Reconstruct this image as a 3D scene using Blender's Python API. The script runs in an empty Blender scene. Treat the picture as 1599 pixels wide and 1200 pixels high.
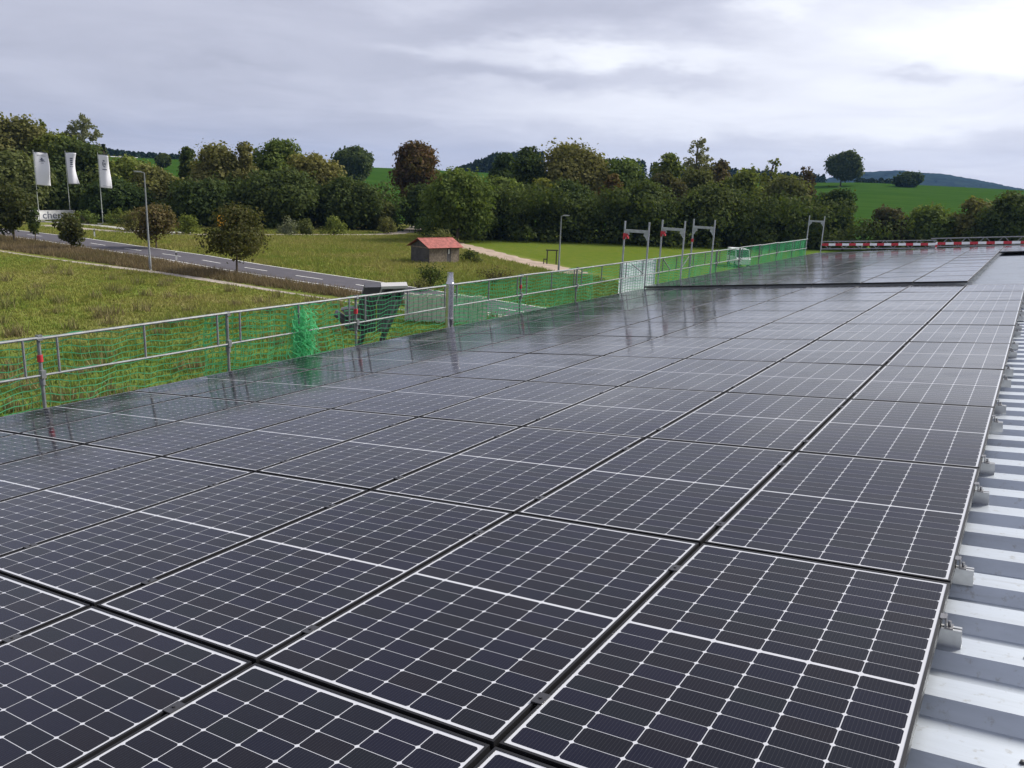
import bpy, math, random
import numpy as np
from mathutils import Matrix, Vector
R_ = math.radians
scene = bpy.context.scene
col = scene.collection

# ------------------------------------------------------------------ camera
F_PX = 1272.45; CAM = np.array([0.074, -1.7766, 7.4932])
YAW, PITCH, ROLL = .560237, .23687, .039944
def cam_axes():
    fwd = np.array([-math.sin(YAW)*math.cos(PITCH), math.cos(YAW)*math.cos(PITCH), -math.sin(PITCH)])
    rt = np.array([math.cos(YAW), math.sin(YAW), 0]); up = np.cross(rt, fwd)
    r = rt*math.cos(ROLL)+up*math.sin(ROLL); u = -rt*math.sin(ROLL)+up*math.cos(ROLL)
    return r, u, -fwd
AX = cam_axes()
cd = bpy.data.cameras.new('camera'); cam = bpy.data.objects.new('camera', cd); col.objects.link(cam)
cam.matrix_world = Matrix([[AX[0][i], AX[1][i], AX[2][i], CAM[i]] for i in range(3)]+[[0, 0, 0, 1]])
cd.sensor_width = 36; cd.lens = 36*F_PX/1599; cd.clip_start = .05; cd.clip_end = 9000
scene.camera = cam

# ------------------------------------------------------------------ sky, sun, exposure
SUN_AZ, SUN_EL = R_(-30), R_(38)            # azimuth: left of +Y (the way the roof runs); the sun stands ahead to the right
SDIR = Vector((-math.sin(SUN_AZ)*math.cos(SUN_EL), math.cos(SUN_AZ)*math.cos(SUN_EL), math.sin(SUN_EL)))
sd = bpy.data.lights.new('sun', 'SUN'); sd.energy = 4.0; sd.angle = R_(20); sd.color = (1, .95, .86)
so = bpy.data.objects.new('sun', sd); col.objects.link(so)
so.rotation_euler = SDIR.to_track_quat('Z', 'Y').to_euler()
world = bpy.data.worlds.new('World'); scene.world = world; world.use_nodes = True
scene.view_settings.view_transform = 'Standard'; scene.view_settings.look = 'None'
scene.view_settings.gamma = 1; scene.view_settings.use_curve_mapping = False
scene.view_settings.exposure = 0.48
scene.cycles.use_denoising = True
scene.cycles.max_bounces = 8; scene.cycles.volume_bounces = 0

class NT:
    """small helper to write node trees"""
    def __init__(s, nt): s.nt = nt; s.n = nt.nodes; s.l = nt.links
    def node(s, t, **k):
        o = s.n.new(t)
        for a, v in k.items(): setattr(o, a, v)
        return o
    def put(s, sock, v):
        if isinstance(v, bpy.types.NodeSocket): s.l.new(v, sock)
        else: sock.default_value = v
    def m(s, op, a, b=0.0, c=0.0, clamp=False):
        o = s.node('ShaderNodeMath', operation=op, use_clamp=clamp)
        for i, v in enumerate((a, b, c)): s.put(o.inputs[i], v)
        return o.outputs[0]
    def vm(s, op, a, b=(0, 0, 0)):
        o = s.node('ShaderNodeVectorMath', operation=op); s.put(o.inputs[0], a); s.put(o.inputs[1], b)
        return o.outputs['Value'] if op in ('DOT_PRODUCT', 'LENGTH') else o.outputs[0]
    def mix(s, f, a, b, blend='MIX'):
        o = s.node('ShaderNodeMix', data_type='RGBA', blend_type=blend)
        s.put(o.inputs[0], f); s.put(o.inputs[6], a); s.put(o.inputs[7], b); return o.outputs[2]
    def noise(s, vec, scale, detail=3, rough=.5, dist=0):
        o = s.node('ShaderNodeTexNoise'); s.put(o.inputs['Vector'], vec)
        o.inputs['Scale'].default_value = scale; o.inputs['Detail'].default_value = detail
        o.inputs['Roughness'].default_value = rough; o.inputs['Distortion'].default_value = dist
        return o.outputs[0]
    def ss(s, x, a, b):
        o = s.node('ShaderNodeMapRange', interpolation_type='SMOOTHSTEP'); s.put(o.inputs[0], x)
        s.put(o.inputs[1], a); s.put(o.inputs[2], b); o.inputs[3].default_value = 0; o.inputs[4].default_value = 1
        return o.outputs[0]
    def xyz(s, v):
        o = s.node('ShaderNodeSeparateXYZ'); s.put(o.inputs[0], v); return o.outputs
    def comb(s, x, y, z):
        o = s.node('ShaderNodeCombineXYZ')
        for i, v in enumerate((x, y, z)): s.put(o.inputs[i], v)
        return o.outputs[0]

def build_sky():
    t = NT(world.node_tree); t.n.clear()
    out = t.node('ShaderNodeOutputWorld'); bg = t.node('ShaderNodeBackground'); t.l.new(bg.outputs[0], out.inputs[0])
    sky = t.node('ShaderNodeTexSky', sky_type='NISHITA', sun_disc=False)
    sky.sun_elevation = SUN_EL; sky.sun_rotation = -SUN_AZ; sky.air_density = 1.0; sky.dust_density = 2.0
    skyc = t.vm('SCALE', sky.outputs[0]); skyc.node.inputs['Scale'].default_value = .10
    d = t.vm('NORMALIZE', t.node('ShaderNodeTexCoord').outputs['Generated'])
    x, y, z = t.xyz(d)
    # soft bright region of cloud in front of the hidden sun
    ang = t.m('ARCCOSINE', t.vm('DOT_PRODUCT', d, tuple(SDIR)))
    glow = t.m('EXPONENT', t.m('MULTIPLY', t.m('POWER', t.m('DIVIDE', ang, R_(46)), 2.0), -1.0))
    # flat cloud layer coordinates
    k = t.m('DIVIDE', 1.0, t.m('ADD', t.m('MAXIMUM', z, 0.0), .09))
    p = t.comb(t.m('MULTIPLY', x, k), t.m('MULTIPLY', y, k), 0.0)
    n1 = t.noise(p, .85, 4, .6, .6)
    az = t.m('MULTIPLY', t.m('ARCTAN2', x, y), 57.2958); el = t.m('MULTIPLY', t.m('ARCSINE', z), 57.2958)
    wob = t.node('ShaderNodeTexNoise'); t.put(wob.inputs['Vector'], t.comb(t.m('MULTIPLY', az, .12), t.m('MULTIPLY', el, .38), 1.7))
    wob.inputs['Scale'].default_value = 1.0; wob.inputs['Detail'].default_value = 4; wob.inputs['Roughness'].default_value = .6
    wx, wy, wz = t.xyz(wob.outputs['Color'])
    azw = t.m('ADD', az, t.m('MULTIPLY', t.m('SUBTRACT', wx, .5), 11.0))
    elw = t.m('ADD', el, t.m('MULTIPLY', t.m('SUBTRACT', wy, .5), 4.5))
    def patch(a, e, sa, se):
        u = t.m('MULTIPLY_ADD', azw, 1/sa, -a/sa); v = t.m('MULTIPLY_ADD', elw, 1/se, -e/se)
        return t.m('EXPONENT', t.m('MULTIPLY_ADD', u, t.m('MULTIPLY', u, -1.0), t.m('MULTIPLY', v, t.m('MULTIPLY', v, -1.0))))
    dark = 0.0
    for a, e, sa, se, w in ((-7.6, 7.3, 2.8, .6, 1.25), (-2.0, 7.0, 1.5, .4, .5), (-33, 7.0, 7.5, .8, .65), (-22, 7.3, 6, .7, .65), (-51, 6.6, 5, .6, .32),
                            (-25, 11.3, 6.5, 1.5, .75), (-34, 10.3, 5, 1.2, .35), (-5, 11.6, 4, .7, .4), (-18, 3.3, 16, .7, .28), (-48, 3.2, 14, .7, .22),
                            (-45, 15, 16, 3, .5), (-12, 17, 12, 3, .5)):
        dark = t.m('ADD', dark, t.m('MULTIPLY', patch(a, e, sa, se), w))
    lite = 0.0
    for a, e, sa, se, w in ((-27, 8.5, 6.5, .7, .75), (-37, 8.4, 4, .5, .3), (-17, 11.6, 3, .8, .7), (-4, 9.5, 6.5, 2.6, .7), (-4, 4.6, 9, .8, .35), (-39, 11.2, 4, .8, .4), (-13, 7.5, 14, 4.4, .6), (-27, 5.0, 14, 2.0, .6), (-2, 11, 8, 3, .25)):
        lite = t.m('ADD', lite, t.m('MULTIPLY', patch(a, e, sa, se), w))
    lum = t.m('ADD', .415, t.m('MULTIPLY', glow, .34))
    nn = t.m('SUBTRACT', n1, .5)
    lum = t.m('MULTIPLY', lum, t.m('ADD', 1.0, t.m('MULTIPLY', nn, .50)))
    lum = t.m('MULTIPLY', lum, t.m('SUBTRACT', 1.0, t.m('MULTIPLY', t.m('MINIMUM', dark, 1.0), .33)))
    lum = t.m('ADD', lum, t.m('MULTIPLY', lite, .25))
    tint = t.mix(t.ss(lum, .35, .75), (.94, .96, 1.16, 1), (.97, .985, 1.07, 1))
    cloud = t.vm('SCALE', tint); t.put(cloud.node.inputs['Scale'], lum)
    c = t.mix(.93, skyc, cloud)
    t.l.new(c, bg.inputs[0]); bg.inputs[1].default_value = 1.0
build_sky()
try: world.cycles.sampling_method = 'MANUAL'; world.cycles.sample_map_resolution = 256
except Exception: pass

# ------------------------------------------------------------------ geometry helpers
def ray(px, py):
    return AX[0]*(px-799.5)/F_PX + AX[1]*(600-py)/F_PX - AX[2]
def at_z(px, py, z=0.0):
    d = ray(px, py); return CAM+d*((z-CAM[2])/d[2])
def at_x(px, py, X):
    d = ray(px, py); return CAM+d*((X-CAM[0])/d[0])
def at_y(px, py, Y):
    d = ray(px, py); return CAM+d*((Y-CAM[1])/d[1])
def at_d(px, py, D):
    d = ray(px, py); return CAM+d*(D/math.hypot(d[0], d[1]))

class MB:
    def __init__(s): s.v = []; s.f = []
    def add(s, vs, fs):
        o = len(s.v); s.v += [tuple(map(float, q)) for q in vs]; s.f += [tuple(i+o for i in q) for q in fs]; return s
    def box(s, c, size, M=None, taper=1.0):
        hx, hy, hz = [q/2 for q in size]
        vs = [Vector((a*hx*(taper if k > 0 else 1), b*hy*(taper if k > 0 else 1), k*hz)) for k in (-1, 1) for a, b in ((-1, -1), (1, -1), (1, 1), (-1, 1))]
        if M is not None: vs = [M @ q for q in vs]
        vs = [q+Vector(c) for q in vs]
        return s.add(vs, [(3, 2, 1, 0), (4, 5, 6, 7), (0, 1, 5, 4), (1, 2, 6, 5), (2, 3, 7, 6), (3, 0, 4, 7)])
    def b2(s, lo, hi):
        return s.box([(a+b)/2 for a, b in zip(lo, hi)], [abs(b-a) for a, b in zip(lo, hi)])
    def tube(s, p0, p1, r0, r1=None, n=8, cap=True):
        r1 = r0 if r1 is None else r1
        p0, p1 = Vector(p0), Vector(p1); z = (p1-p0).normalized()
        x = z.orthogonal().normalized(); y = z.cross(x)
        vs = []
        for p, r in ((p0, r0), (p1, r1)):
            vs += [p+(x*math.cos(6.28318*i/n)+y*math.sin(6.28318*i/n))*r for i in range(n)]
        fs = [(i, (i+1) % n, n+(i+1) % n, n+i) for i in range(n)]
        if cap: fs += [tuple(range(n-1, -1, -1)), tuple(range(n, 2*n))]
        return s.add(vs, fs)
    def path(s, pts, r, n=6):
        for a, b in zip(pts[:-1], pts[1:]): s.tube(a, b, r, r, n)
        return s
    def lathe(s, prof, c=(0, 0, 0), n=16):
        vs = []; fs = []
        for r, z in prof: vs += [(c[0]+r*math.cos(6.28318*i/n), c[1]+r*math.sin(6.28318*i/n), c[2]+z) for i in range(n)]
        for k in range(len(prof)-1):
            fs += [(k*n+i, k*n+(i+1) % n, (k+1)*n+(i+1) % n, (k+1)*n+i) for i in range(n)]
        fs += [tuple(range(n-1, -1, -1)), tuple(range((len(prof)-1)*n, len(prof)*n))]
        return s.add(vs, fs)
    def prism(s, poly, axis, a, b):
        """polygon (2-D) extruded along axis ('x','y','z') from a to b"""
        n = len(poly)
        def P(q, t): return {'x': (t, q[0], q[1]), 'y': (q[0], t, q[1]), 'z': (q[0], q[1], t)}[axis]
        vs = [P(q, a) for q in poly]+[P(q, b) for q in poly]
        return s.add(vs, [(i, (i+1) % n, n+(i+1) % n, n+i) for i in range(n)]+[tuple(range(n-1, -1, -1)), tuple(range(n, 2*n))])
    def mesh(s, name, mat, smooth=False):
        m = bpy.data.meshes.new(name); m.from_pydata(s.v, [], s.f); m.materials.append(mat)
        import bmesh
        b = bmesh.new(); b.from_mesh(m); bmesh.ops.recalc_face_normals(b, faces=b.faces); b.to_mesh(m); b.free()
        if smooth:
            m.polygons.foreach_set('use_smooth', [True]*len(m.polygons))
            try: m.set_sharp_from_angle(angle=R_(40))
            except Exception: pass
        return m
    def build(s, name, mat, parent=None, loc=None, smooth=False):
        return link(name, s.mesh(name, mat, smooth), parent, loc)

def link(name, mesh, parent=None, loc=None):
    o = bpy.data.objects.new(name, mesh); col.objects.link(o)
    if parent is not None: o.parent = parent
    if loc is not None: o.location = loc
    return o
def fast_mesh(name, V, nper, mat, tint=None):
    """V: (nfaces*nper,3) array of separate polygons"""
    m = bpy.data.meshes.new(name); n = len(V); nf = n//nper
    m.vertices.add(n); m.vertices.foreach_set('co', np.ascontiguousarray(V, dtype=np.float32).ravel())
    m.loops.add(n); m.loops.foreach_set('vertex_index', np.arange(n, dtype=np.int32))
    m.polygons.add(nf); m.polygons.foreach_set('loop_start', np.arange(0, n, nper, dtype=np.int32))
    try: m.polygons.foreach_set('loop_total', np.full(nf, nper, dtype=np.int32))
    except Exception: pass
    if tint is not None:
        a = m.attributes.new('tint', 'FLOAT', 'FACE'); a.data.foreach_set('value', tint.astype(np.float32))
    m.materials.append(mat); m.update(calc_edges=True); m.validate(); return m
def empty(name, loc, rot=(0, 0, 0)):
    o = bpy.data.objects.new(name, None); col.objects.link(o); o.location = loc; o.rotation_euler = rot
    o.empty_display_size = .1; return o
def tag(o, label=None, cat=None, group=None, kind=None):
    if label: o['label'] = label
    if cat: o['category'] = cat
    if group: o['group'] = group
    if kind: o['kind'] = kind
    return o
ORD = ['first', 'second', 'third', 'fourth', 'fifth', 'sixth', 'seventh', 'eighth', 'ninth', 'tenth', 'eleventh', 'twelfth', 'thirteenth', 'fourteenth', 'fifteenth', 'sixteenth']
rng = np.random.default_rng(11); random.seed(4)

# ------------------------------------------------------------------ materials
def pmat(name, color, rough=.6, metal=0.0, spec=.5, var=.0, vscale=3.0, bump=0.0, bscale=40.0, dirt=None):
    m = bpy.data.materials.new(name); m.use_nodes = True; t = NT(m.node_tree)
    b = t.n['Principled BSDF']; b.inputs['Roughness'].default_value = rough; b.inputs['Metallic'].default_value = metal
    b.inputs['Specular IOR Level'].default_value = spec
    c = (*color, 1)
    pos = t.node('ShaderNodeNewGeometry').outputs['Position']
    if var > 0:
        n = t.noise(pos, vscale, 5, .6)
        lo = tuple(q*(1-var) for q in color)+(1,); hi = tuple(min(q*(1+var), 1) for q in color)+(1,)
        c = t.mix(t.ss(n, .3, .7), lo, hi)
    if dirt:
        n = t.noise(pos, dirt[1], 6, .65); c = t.mix(t.m('MULTIPLY', t.ss(n, .5, .72), dirt[2]), c, (*dirt[0], 1))
    t.put(b.inputs['Base Color'], c)
    if bump > 0:
        bn = t.node('ShaderNodeBump'); bn.inputs['Strength'].default_value = bump; bn.inputs['Distance'].default_value = .02
        t.l.new(t.noise(pos, bscale, 4, .6), bn.inputs['Height']); t.l.new(bn.outputs[0], b.inputs['Normal'])
    return m
M_steel = pmat('galvanised_steel', (.21, .222, .235), .5, .45, var=.18, vscale=9, dirt=((.30, .27, .22), 14, .5))
M_alu = pmat('aluminium', (.47, .48, .49), .38, .75, var=.08, vscale=20)
M_galv = pmat('bright_galvanised', (.40, .42, .44), .45, .5, var=.15, vscale=9)
M_pole = pmat('pale_pole', (.42, .45, .42), .5, .2)
M_inox = pmat('stainless', (.60, .59, .62), .22, .95, var=.05, vscale=6)
M_frame = pmat('black_anodised', (.012, .012, .014), .5, .0, .3)
M_white = pmat('white_paint', (.78, .78, .78), .5, var=.06)
M_black = pmat('black_rubber', (.02, .02, .02), .7)
M_red = pmat('red_paint', (.48, .03, .045), .5, var=.15, vscale=12)
M_conc = pmat('concrete', (.36, .35, .33), .9, var=.15, vscale=4, bump=.2)
M_wall = pmat('render_wall', (.62, .61, .58), .85, var=.05)
M_bark = pmat('bark', (.09, .07, .05), .95, var=.3, vscale=5, bump=.6, bscale=20)
M_asph = pmat('asphalt', (.062, .057, .070), .9, var=.12, vscale=1.2, bump=.1, bscale=60, dirt=((.10, .09, .09), .6, .4))
M_line = pmat('road_paint', (.62, .62, .60), .8, var=.15, vscale=2)
M_gravel = pmat('gravel', (.30, .26, .22), .95, var=.25, vscale=1.5, bump=.3, bscale=15)
def net_material():
    m = bpy.data.materials.new('net_green'); m.use_nodes = True; t = NT(m.node_tree); b = t.n['Principled BSDF']; out = t.n['Material Output']
    n = t.noise(t.node('ShaderNodeNewGeometry').outputs['Position'], 1.3, 3, .6); c = t.mix(t.ss(n, .3, .7), (.07, .44, .19, 1), (.14, .60, .27, 1))
    t.put(b.inputs['Base Color'], c); b.inputs['Roughness'].default_value = .5
    tr = t.node('ShaderNodeBsdfTranslucent'); t.put(tr.inputs[0], c); mx = t.node('ShaderNodeMixShader'); mx.inputs[0].default_value = .5
    t.l.new(b.outputs[0], mx.inputs[1]); t.l.new(tr.outputs[0], mx.inputs[2]); t.l.new(mx.outputs[0], out.inputs[0]); return m
M_net = net_material()
M_wood = pmat('weathered_wood', (.21, .17, .13), .9, var=.35, vscale=5, bump=.3)
M_wood_d = pmat('dark_wood', (.075, .07, .07), .9, var=.3, vscale=2)
M_flag = pmat('flag_cloth', (.72, .72, .78), .8)
M_mark = pmat('flag_print', (.11, .12, .17), .8)
M_dark = pmat('dark_machine', (.045, .042, .05), .55, var=.3, vscale=2)
M_slate = pmat('dark_slate_cover', (.10, .10, .115), .8)

def roof_material():
    m = bpy.data.materials.new('roof_sheet_metal'); m.use_nodes = True; t = NT(m.node_tree); b = t.n['Principled BSDF']
    pos = t.node('ShaderNodeNewGeometry').outputs['Position']; x, y, z = t.xyz(pos)
    st = t.noise(t.comb(t.m('MULTIPLY', x, 1.2), t.m('MULTIPLY', y, 9.0), 0.0), 1.0, 6, .65)
    n2 = t.noise(pos, 22, 4, .7)
    c = t.mix(t.ss(st, .35, .75), (.46, .50, .55, 1), (.37, .40, .44, 1))
    c = t.mix(t.m('MULTIPLY', t.ss(n2, .58, .72), .55), c, (.26, .25, .22, 1))
    c = t.mix(t.m('MULTIPLY', t.ss(t.noise(t.comb(t.m('MULTIPLY', x, .5), t.m('MULTIPLY', y, 26.0), 3.0), 1.0, 4, .7), .56, .72), .35), c, (.24, .24, .23, 1))
    t.put(b.inputs['Base Color'], c); b.inputs['Metallic'].default_value = .88
    t.put(b.inputs['Roughness'], t.m('ADD', .38, t.m('MULTIPLY', st, .2)))
    return m
M_roof = roof_material()

def cell_material(name, busbars=True):
    m = bpy.data.materials.new(name); m.use_nodes = True; t = NT(m.node_tree); b = t.n['Principled BSDF']
    oi = t.node('ShaderNodeObjectInfo').outputs['Random']; geo = t.node('ShaderNodeNewGeometry')
    r = t.m('FRACT', t.m('ADD', oi, geo.outputs['Random Per Island']))
    ramp = t.node('ShaderNodeValToRGB'); t.l.new(r, ramp.inputs[0]); e = ramp.color_ramp.elements
    e[0].color = (.0030, .0037, .0098, 1); e[1].color = (.0034, .0042, .0130, 1)
    for pos, cc in ((.3, (.0045, .0036, .0078, 1)), (.5, (.0034, .0050, .0090, 1)), (.72, (.0046, .0046, .0150, 1))):
        q = e.new(pos); q.color = cc
    c = ramp.outputs[0]
    uv = t.node('ShaderNodeUVMap'); uv.uv_map = 'UVMap'; u, v, w = t.xyz(uv.outputs[0])
    f = t.m('ABSOLUTE', t.m('SUBTRACT', t.m('FRACT', t.m('MULTIPLY', u, 14.0)), .5))
    bar = t.m('LESS_THAN', f, .035)
    c = t.mix(t.m('MULTIPLY', bar, .17), c, (.17, .17, .175, 1))
    pos = geo.outputs['Position']
    dust = t.noise(pos, 2.2, 5, .65); c = t.mix(t.m('MULTIPLY', t.ss(dust, .42, .8), .010), c, (.30, .29, .27, 1))
    t.put(b.inputs['Base Color'], c)
    smear = t.noise(t.comb(t.m('MULTIPLY', t.xyz(pos)[0], 1.1), t.m('MULTIPLY', t.xyz(pos)[1], 3.4), 0.0), 1.0, 4, .7, .8)
    t.put(b.inputs['Roughness'], t.m('ADD', t.m('ADD', .06, t.m('MULTIPLY', dust, .06)), t.m('MULTIPLY', t.ss(smear, .45, .75), .10)))
    b.inputs['IOR'].default_value = 1.27
    bn = t.node('ShaderNodeBump'); bn.inputs['Strength'].default_value = .05; bn.inputs['Distance'].default_value = .004
    t.l.new(t.noise(pos, 3.0, 2, .5), bn.inputs['Height']); t.l.new(bn.outputs[0], b.inputs['Normal'])
    return m
M_cell = cell_material('solar_cell')
M_back = pmat('white_backsheet', (.50, .51, .54), .11, 0, .3)

def leaf_material(name, a, b_, c_, trans=.3):
    m = bpy.data.materials.new(name); m.use_nodes = True; t = NT(m.node_tree); t.n.clear()
    out = t.node('ShaderNodeOutputMaterial'); geo = t.node('ShaderNodeNewGeometry')
    at = t.node('ShaderNodeAttribute', attribute_name='tint')
    r = geo.outputs['Random Per Island']
    cc = t.mix(at.outputs['Fac'], (*a, 1), (*b_, 1)); cc = t.mix(t.m('MULTIPLY', t.m('POWER', r, 2.0), .8), cc, (*c_, 1))
    orr = t.node('ShaderNodeObjectInfo').outputs['Random']
    cc = t.mix(1.0, cc, t.mix(orr, (.78, .86, .80, 1), (1.28, 1.14, 1.0, 1)), 'MULTIPLY')
    p = t.node('ShaderNodeBsdfPrincipled'); t.put(p.inputs['Base Color'], cc); p.inputs['Roughness'].default_value = .8
    p.inputs['Specular IOR Level'].default_value = .04
    tr = t.node('ShaderNodeBsdfTranslucent'); t.put(tr.inputs[0], t.mix(1.0, cc, (1.2, 1.25, .6, 1), 'MULTIPLY'))
    mx = t.node('ShaderNodeMixShader'); mx.inputs[0].default_value = trans
    t.l.new(p.outputs[0], mx.inputs[1]); t.l.new(tr.outputs[0], mx.inputs[2]); t.l.new(mx.outputs[0], out.inputs[0]); return m
LEAF = {
 'green': leaf_material('leaf_green', (.065, .099, .029), (.130, .172, .049), (.182, .221, .065)),
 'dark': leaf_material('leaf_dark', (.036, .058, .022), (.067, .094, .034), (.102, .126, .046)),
 'olive': leaf_material('leaf_olive', (.080, .094, .035), (.136, .143, .054), (.19, .19, .083)),
 'yellow': leaf_material('leaf_yellow_green', (.099, .121, .024), (.154, .176, .040), (.220, .231, .066)),
 'russet': leaf_material('leaf_russet', (.080, .048, .028), (.060, .062, .028), (.130, .085, .050)),
 'orange': leaf_material('leaf_autumn', (.100, .085, .034), (.140, .085, .036), (.190, .120, .055)),
 'apple': leaf_material('leaf_apple', (.052, .060, .024), (.074, .084, .032), (.115, .105, .050)),
 'pale': leaf_material('leaf_pale', (.115, .132, .086), (.172, .190, .127), (.230, .241, .172)),
 'brown': leaf_material('leaf_brown', (.098, .083, .044), (.132, .101, .055), (.081, .092, .040)),
 'conifer': leaf_material('leaf_conifer', (.016, .030, .018), (.027, .046, .025), (.04, .06, .032), .1),
}
def grass_material(name, stops, trans=.25, near_green=False):
    m = bpy.data.materials.new(name); m.use_nodes = True; t = NT(m.node_tree); t.n.clear()
    out = t.node('ShaderNodeOutputMaterial'); geo = t.node('ShaderNodeNewGeometry'); pos = geo.outputs['Position']
    n = t.noise(pos, .11, 5, .65, .6); n2 = t.noise(pos, .9, 3, .6)
    f = t.m('ADD', t.m('ADD', t.m('MULTIPLY', n, .8), t.m('MULTIPLY', n2, .35)), t.m('MULTIPLY', geo.outputs['Random Per Island'], .22))
    ramp = t.node('ShaderNodeValToRGB'); t.l.new(t.ss(f, .35, 1.0), ramp.inputs[0]); e = ramp.color_ramp.elements
    e[0].color = (*stops[0], 1); e[1].color = (*stops[-1], 1)
    for i, s in enumerate(stops[1:-1]): q = e.new((i+1)/(len(stops)-1)); q.color = (*s, 1)
    gc = ramp.outputs[0]
    if near_green: gc = t.mix(t.m('MULTIPLY', t.ss(t.xyz(pos)[0], -46.0, -27.0), .62), gc, t.mix(n2, (.075, .165, .026, 1), (.13, .20, .04, 1)))
    p = t.node('ShaderNodeBsdfPrincipled'); t.l.new(gc, p.inputs['Base Color']); p.inputs['Roughness'].default_value = .8
    p.inputs['Specular IOR Level'].default_value = .03
    tr = t.node('ShaderNodeBsdfTranslucent'); t.l.new(gc, tr.inputs[0])
    mx = t.node('ShaderNodeMixShader'); mx.inputs[0].default_value = trans
    t.l.new(p.outputs[0], mx.inputs[1]); t.l.new(tr.outputs[0], mx.inputs[2]); t.l.new(mx.outputs[0], out.inputs[0]); return m
G_meadow = grass_material('grass_meadow', [(.125, .20, .034), (.21, .24, .05), (.26, .255, .07), (.30, .26, .11)], near_green=True)
G_weed = grass_material('weeds', [(.12, .15, .045), (.18, .18, .065), (.24, .21, .10), (.20, .155, .085)])
G_verge = grass_material('grass_verge', [(.12, .125, .05), (.15, .12, .062), (.185, .14, .078), (.26, .21, .13)])

# ------------------------------------------------------------------ ground
def sst(x, a, b):
    q = np.clip((x-a)/(b-a), 0, 1); return q*q*(3-2*q)
CREST_AZ = np.array([-180, -75, -62, -52, -40, -30, -20, -10, -4, 2, 30, 180.])
CREST_Z = np.array([12, 14, 15, 15.2, 14.6, 13.5, 14, 16.6, 15.2, 13.5, 13, 12.])
def ground_z(x, y):
    x = np.asarray(x, float); y = np.asarray(y, float); r = np.hypot(x, y+1.8); az = np.degrees(np.arctan2(x, y+1.8))
    c = np.interp(az, CREST_AZ, CREST_Z)
    z = c*sst(r, 150, 470)*(1-.75*sst(r, 520, 1400))
    return z+sst(r, 160, 400)*(.6*np.sin(x*.021+1)+.5*np.sin(y*.017))
def build_ground():
    rs = np.concatenate([[0], np.linspace(6, 140, 30), np.linspace(150, 520, 60), np.geomspace(545, 7000, 26)])
    na = 240; an = np.linspace(0, 2*np.pi, na, endpoint=False)
    X = np.outer(rs[1:], np.sin(an)); Y = np.outer(rs[1:], np.cos(an))-1.8; Z = ground_z(X, Y)
    vs = [(0, -1.8, 0)]+list(zip(X.ravel(), Y.ravel(), Z.ravel())); fs = []
    for i in range(na): fs.append((0, 1+(i+1) % na, 1+i))
    for k in range(len(rs)-2):
        for i in range(na):
            j = (i+1) % na; fs.append((1+k*na+i, 1+k*na+j, 1+(k+1)*na+j, 1+(k+1)*na+i))
    m = bpy.data.meshes.new('ground'); m.from_pydata(vs, [], fs); m.polygons.foreach_set('use_smooth', [True]*len(fs))
    mt = bpy.data.materials.new('ground'); mt.use_nodes = True; t = NT(mt.node_tree); b = t.n['Principled BSDF']
    b.inputs['Roughness'].default_value = 1.0; b.inputs['Specular IOR Level'].default_value = 0.0
    pos = t.node('ShaderNodeNewGeometry').outputs['Position']; x, y, z = t.xyz(pos)
    n = t.noise(pos, .11, 5, .65, .6); n2 = t.noise(pos, .9, 5, .65); n3 = t.noise(pos, 5.5, 4, .7)
    f = t.m('ADD', t.m('ADD', t.m('MULTIPLY', n, .8), t.m('MULTIPLY', n2, .4)), t.m('MULTIPLY', n3, .25))
    ramp = t.node('ShaderNodeValToRGB'); t.l.new(t.ss(f, .45, 1.0), ramp.inputs[0]); e = ramp.color_ramp.elements
    e[0].color = (.10, .16, .028, 1); e[1].color = (.25, .21, .10, 1)
    for p_, c_ in ((.35, (.14, .17, .038, 1)), (.7, (.185, .18, .056, 1))): q = e.new(p_); q.color = c_
    r = t.vm('LENGTH', t.vm('ADD', t.comb(x, y, 0.0), (0, 1.8, 0)))
    # mown strip of grass in front of the hedge, winter-wheat green on the far slopes
    mown = t.ss(t.m('ADD', y, t.m('MULTIPLY', x, .69)), 42.6, 44.0)
    mown = t.m('MULTIPLY', mown, t.ss(x, -72.0, -64.0))
    c = t.mix(t.m('MULTIPLY', mown, .85), ramp.outputs[0], t.mix(t.ss(n2, .3, .7), (.075, .118, .014, 1), (.105, .135, .020, 1)))
    c = t.mix(t.m('MULTIPLY', t.ss(x, -46.0, -27.0), .62), c, t.mix(t.ss(n2, .3, .7), (.07, .15, .024, 1), (.11, .17, .036, 1)))
    fld = t.ss(r, 150.0, 165.0)
    st = t.noise(t.comb(t.m('MULTIPLY', x, .03), t.m('MULTIPLY', y, .16), 0.0), 1.0, 4, .6)
    c = t.mix(fld, c, t.mix(t.ss(st, .3, .7), (.026, .066, .010, 1), (.040, .084, .014, 1)))
    t.put(b.inputs['Base Color'], c)
    bn = t.node('ShaderNodeBump'); bn.inputs['Strength'].default_value = .5; bn.inputs['Distance'].default_value = .15
    t.l.new(n3, bn.inputs['Height']); t.l.new(bn.outputs[0], b.inputs['Normal'])
    m.materials.append(mt)
    tag(link('ground', m), kind='structure')
build_ground()

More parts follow.
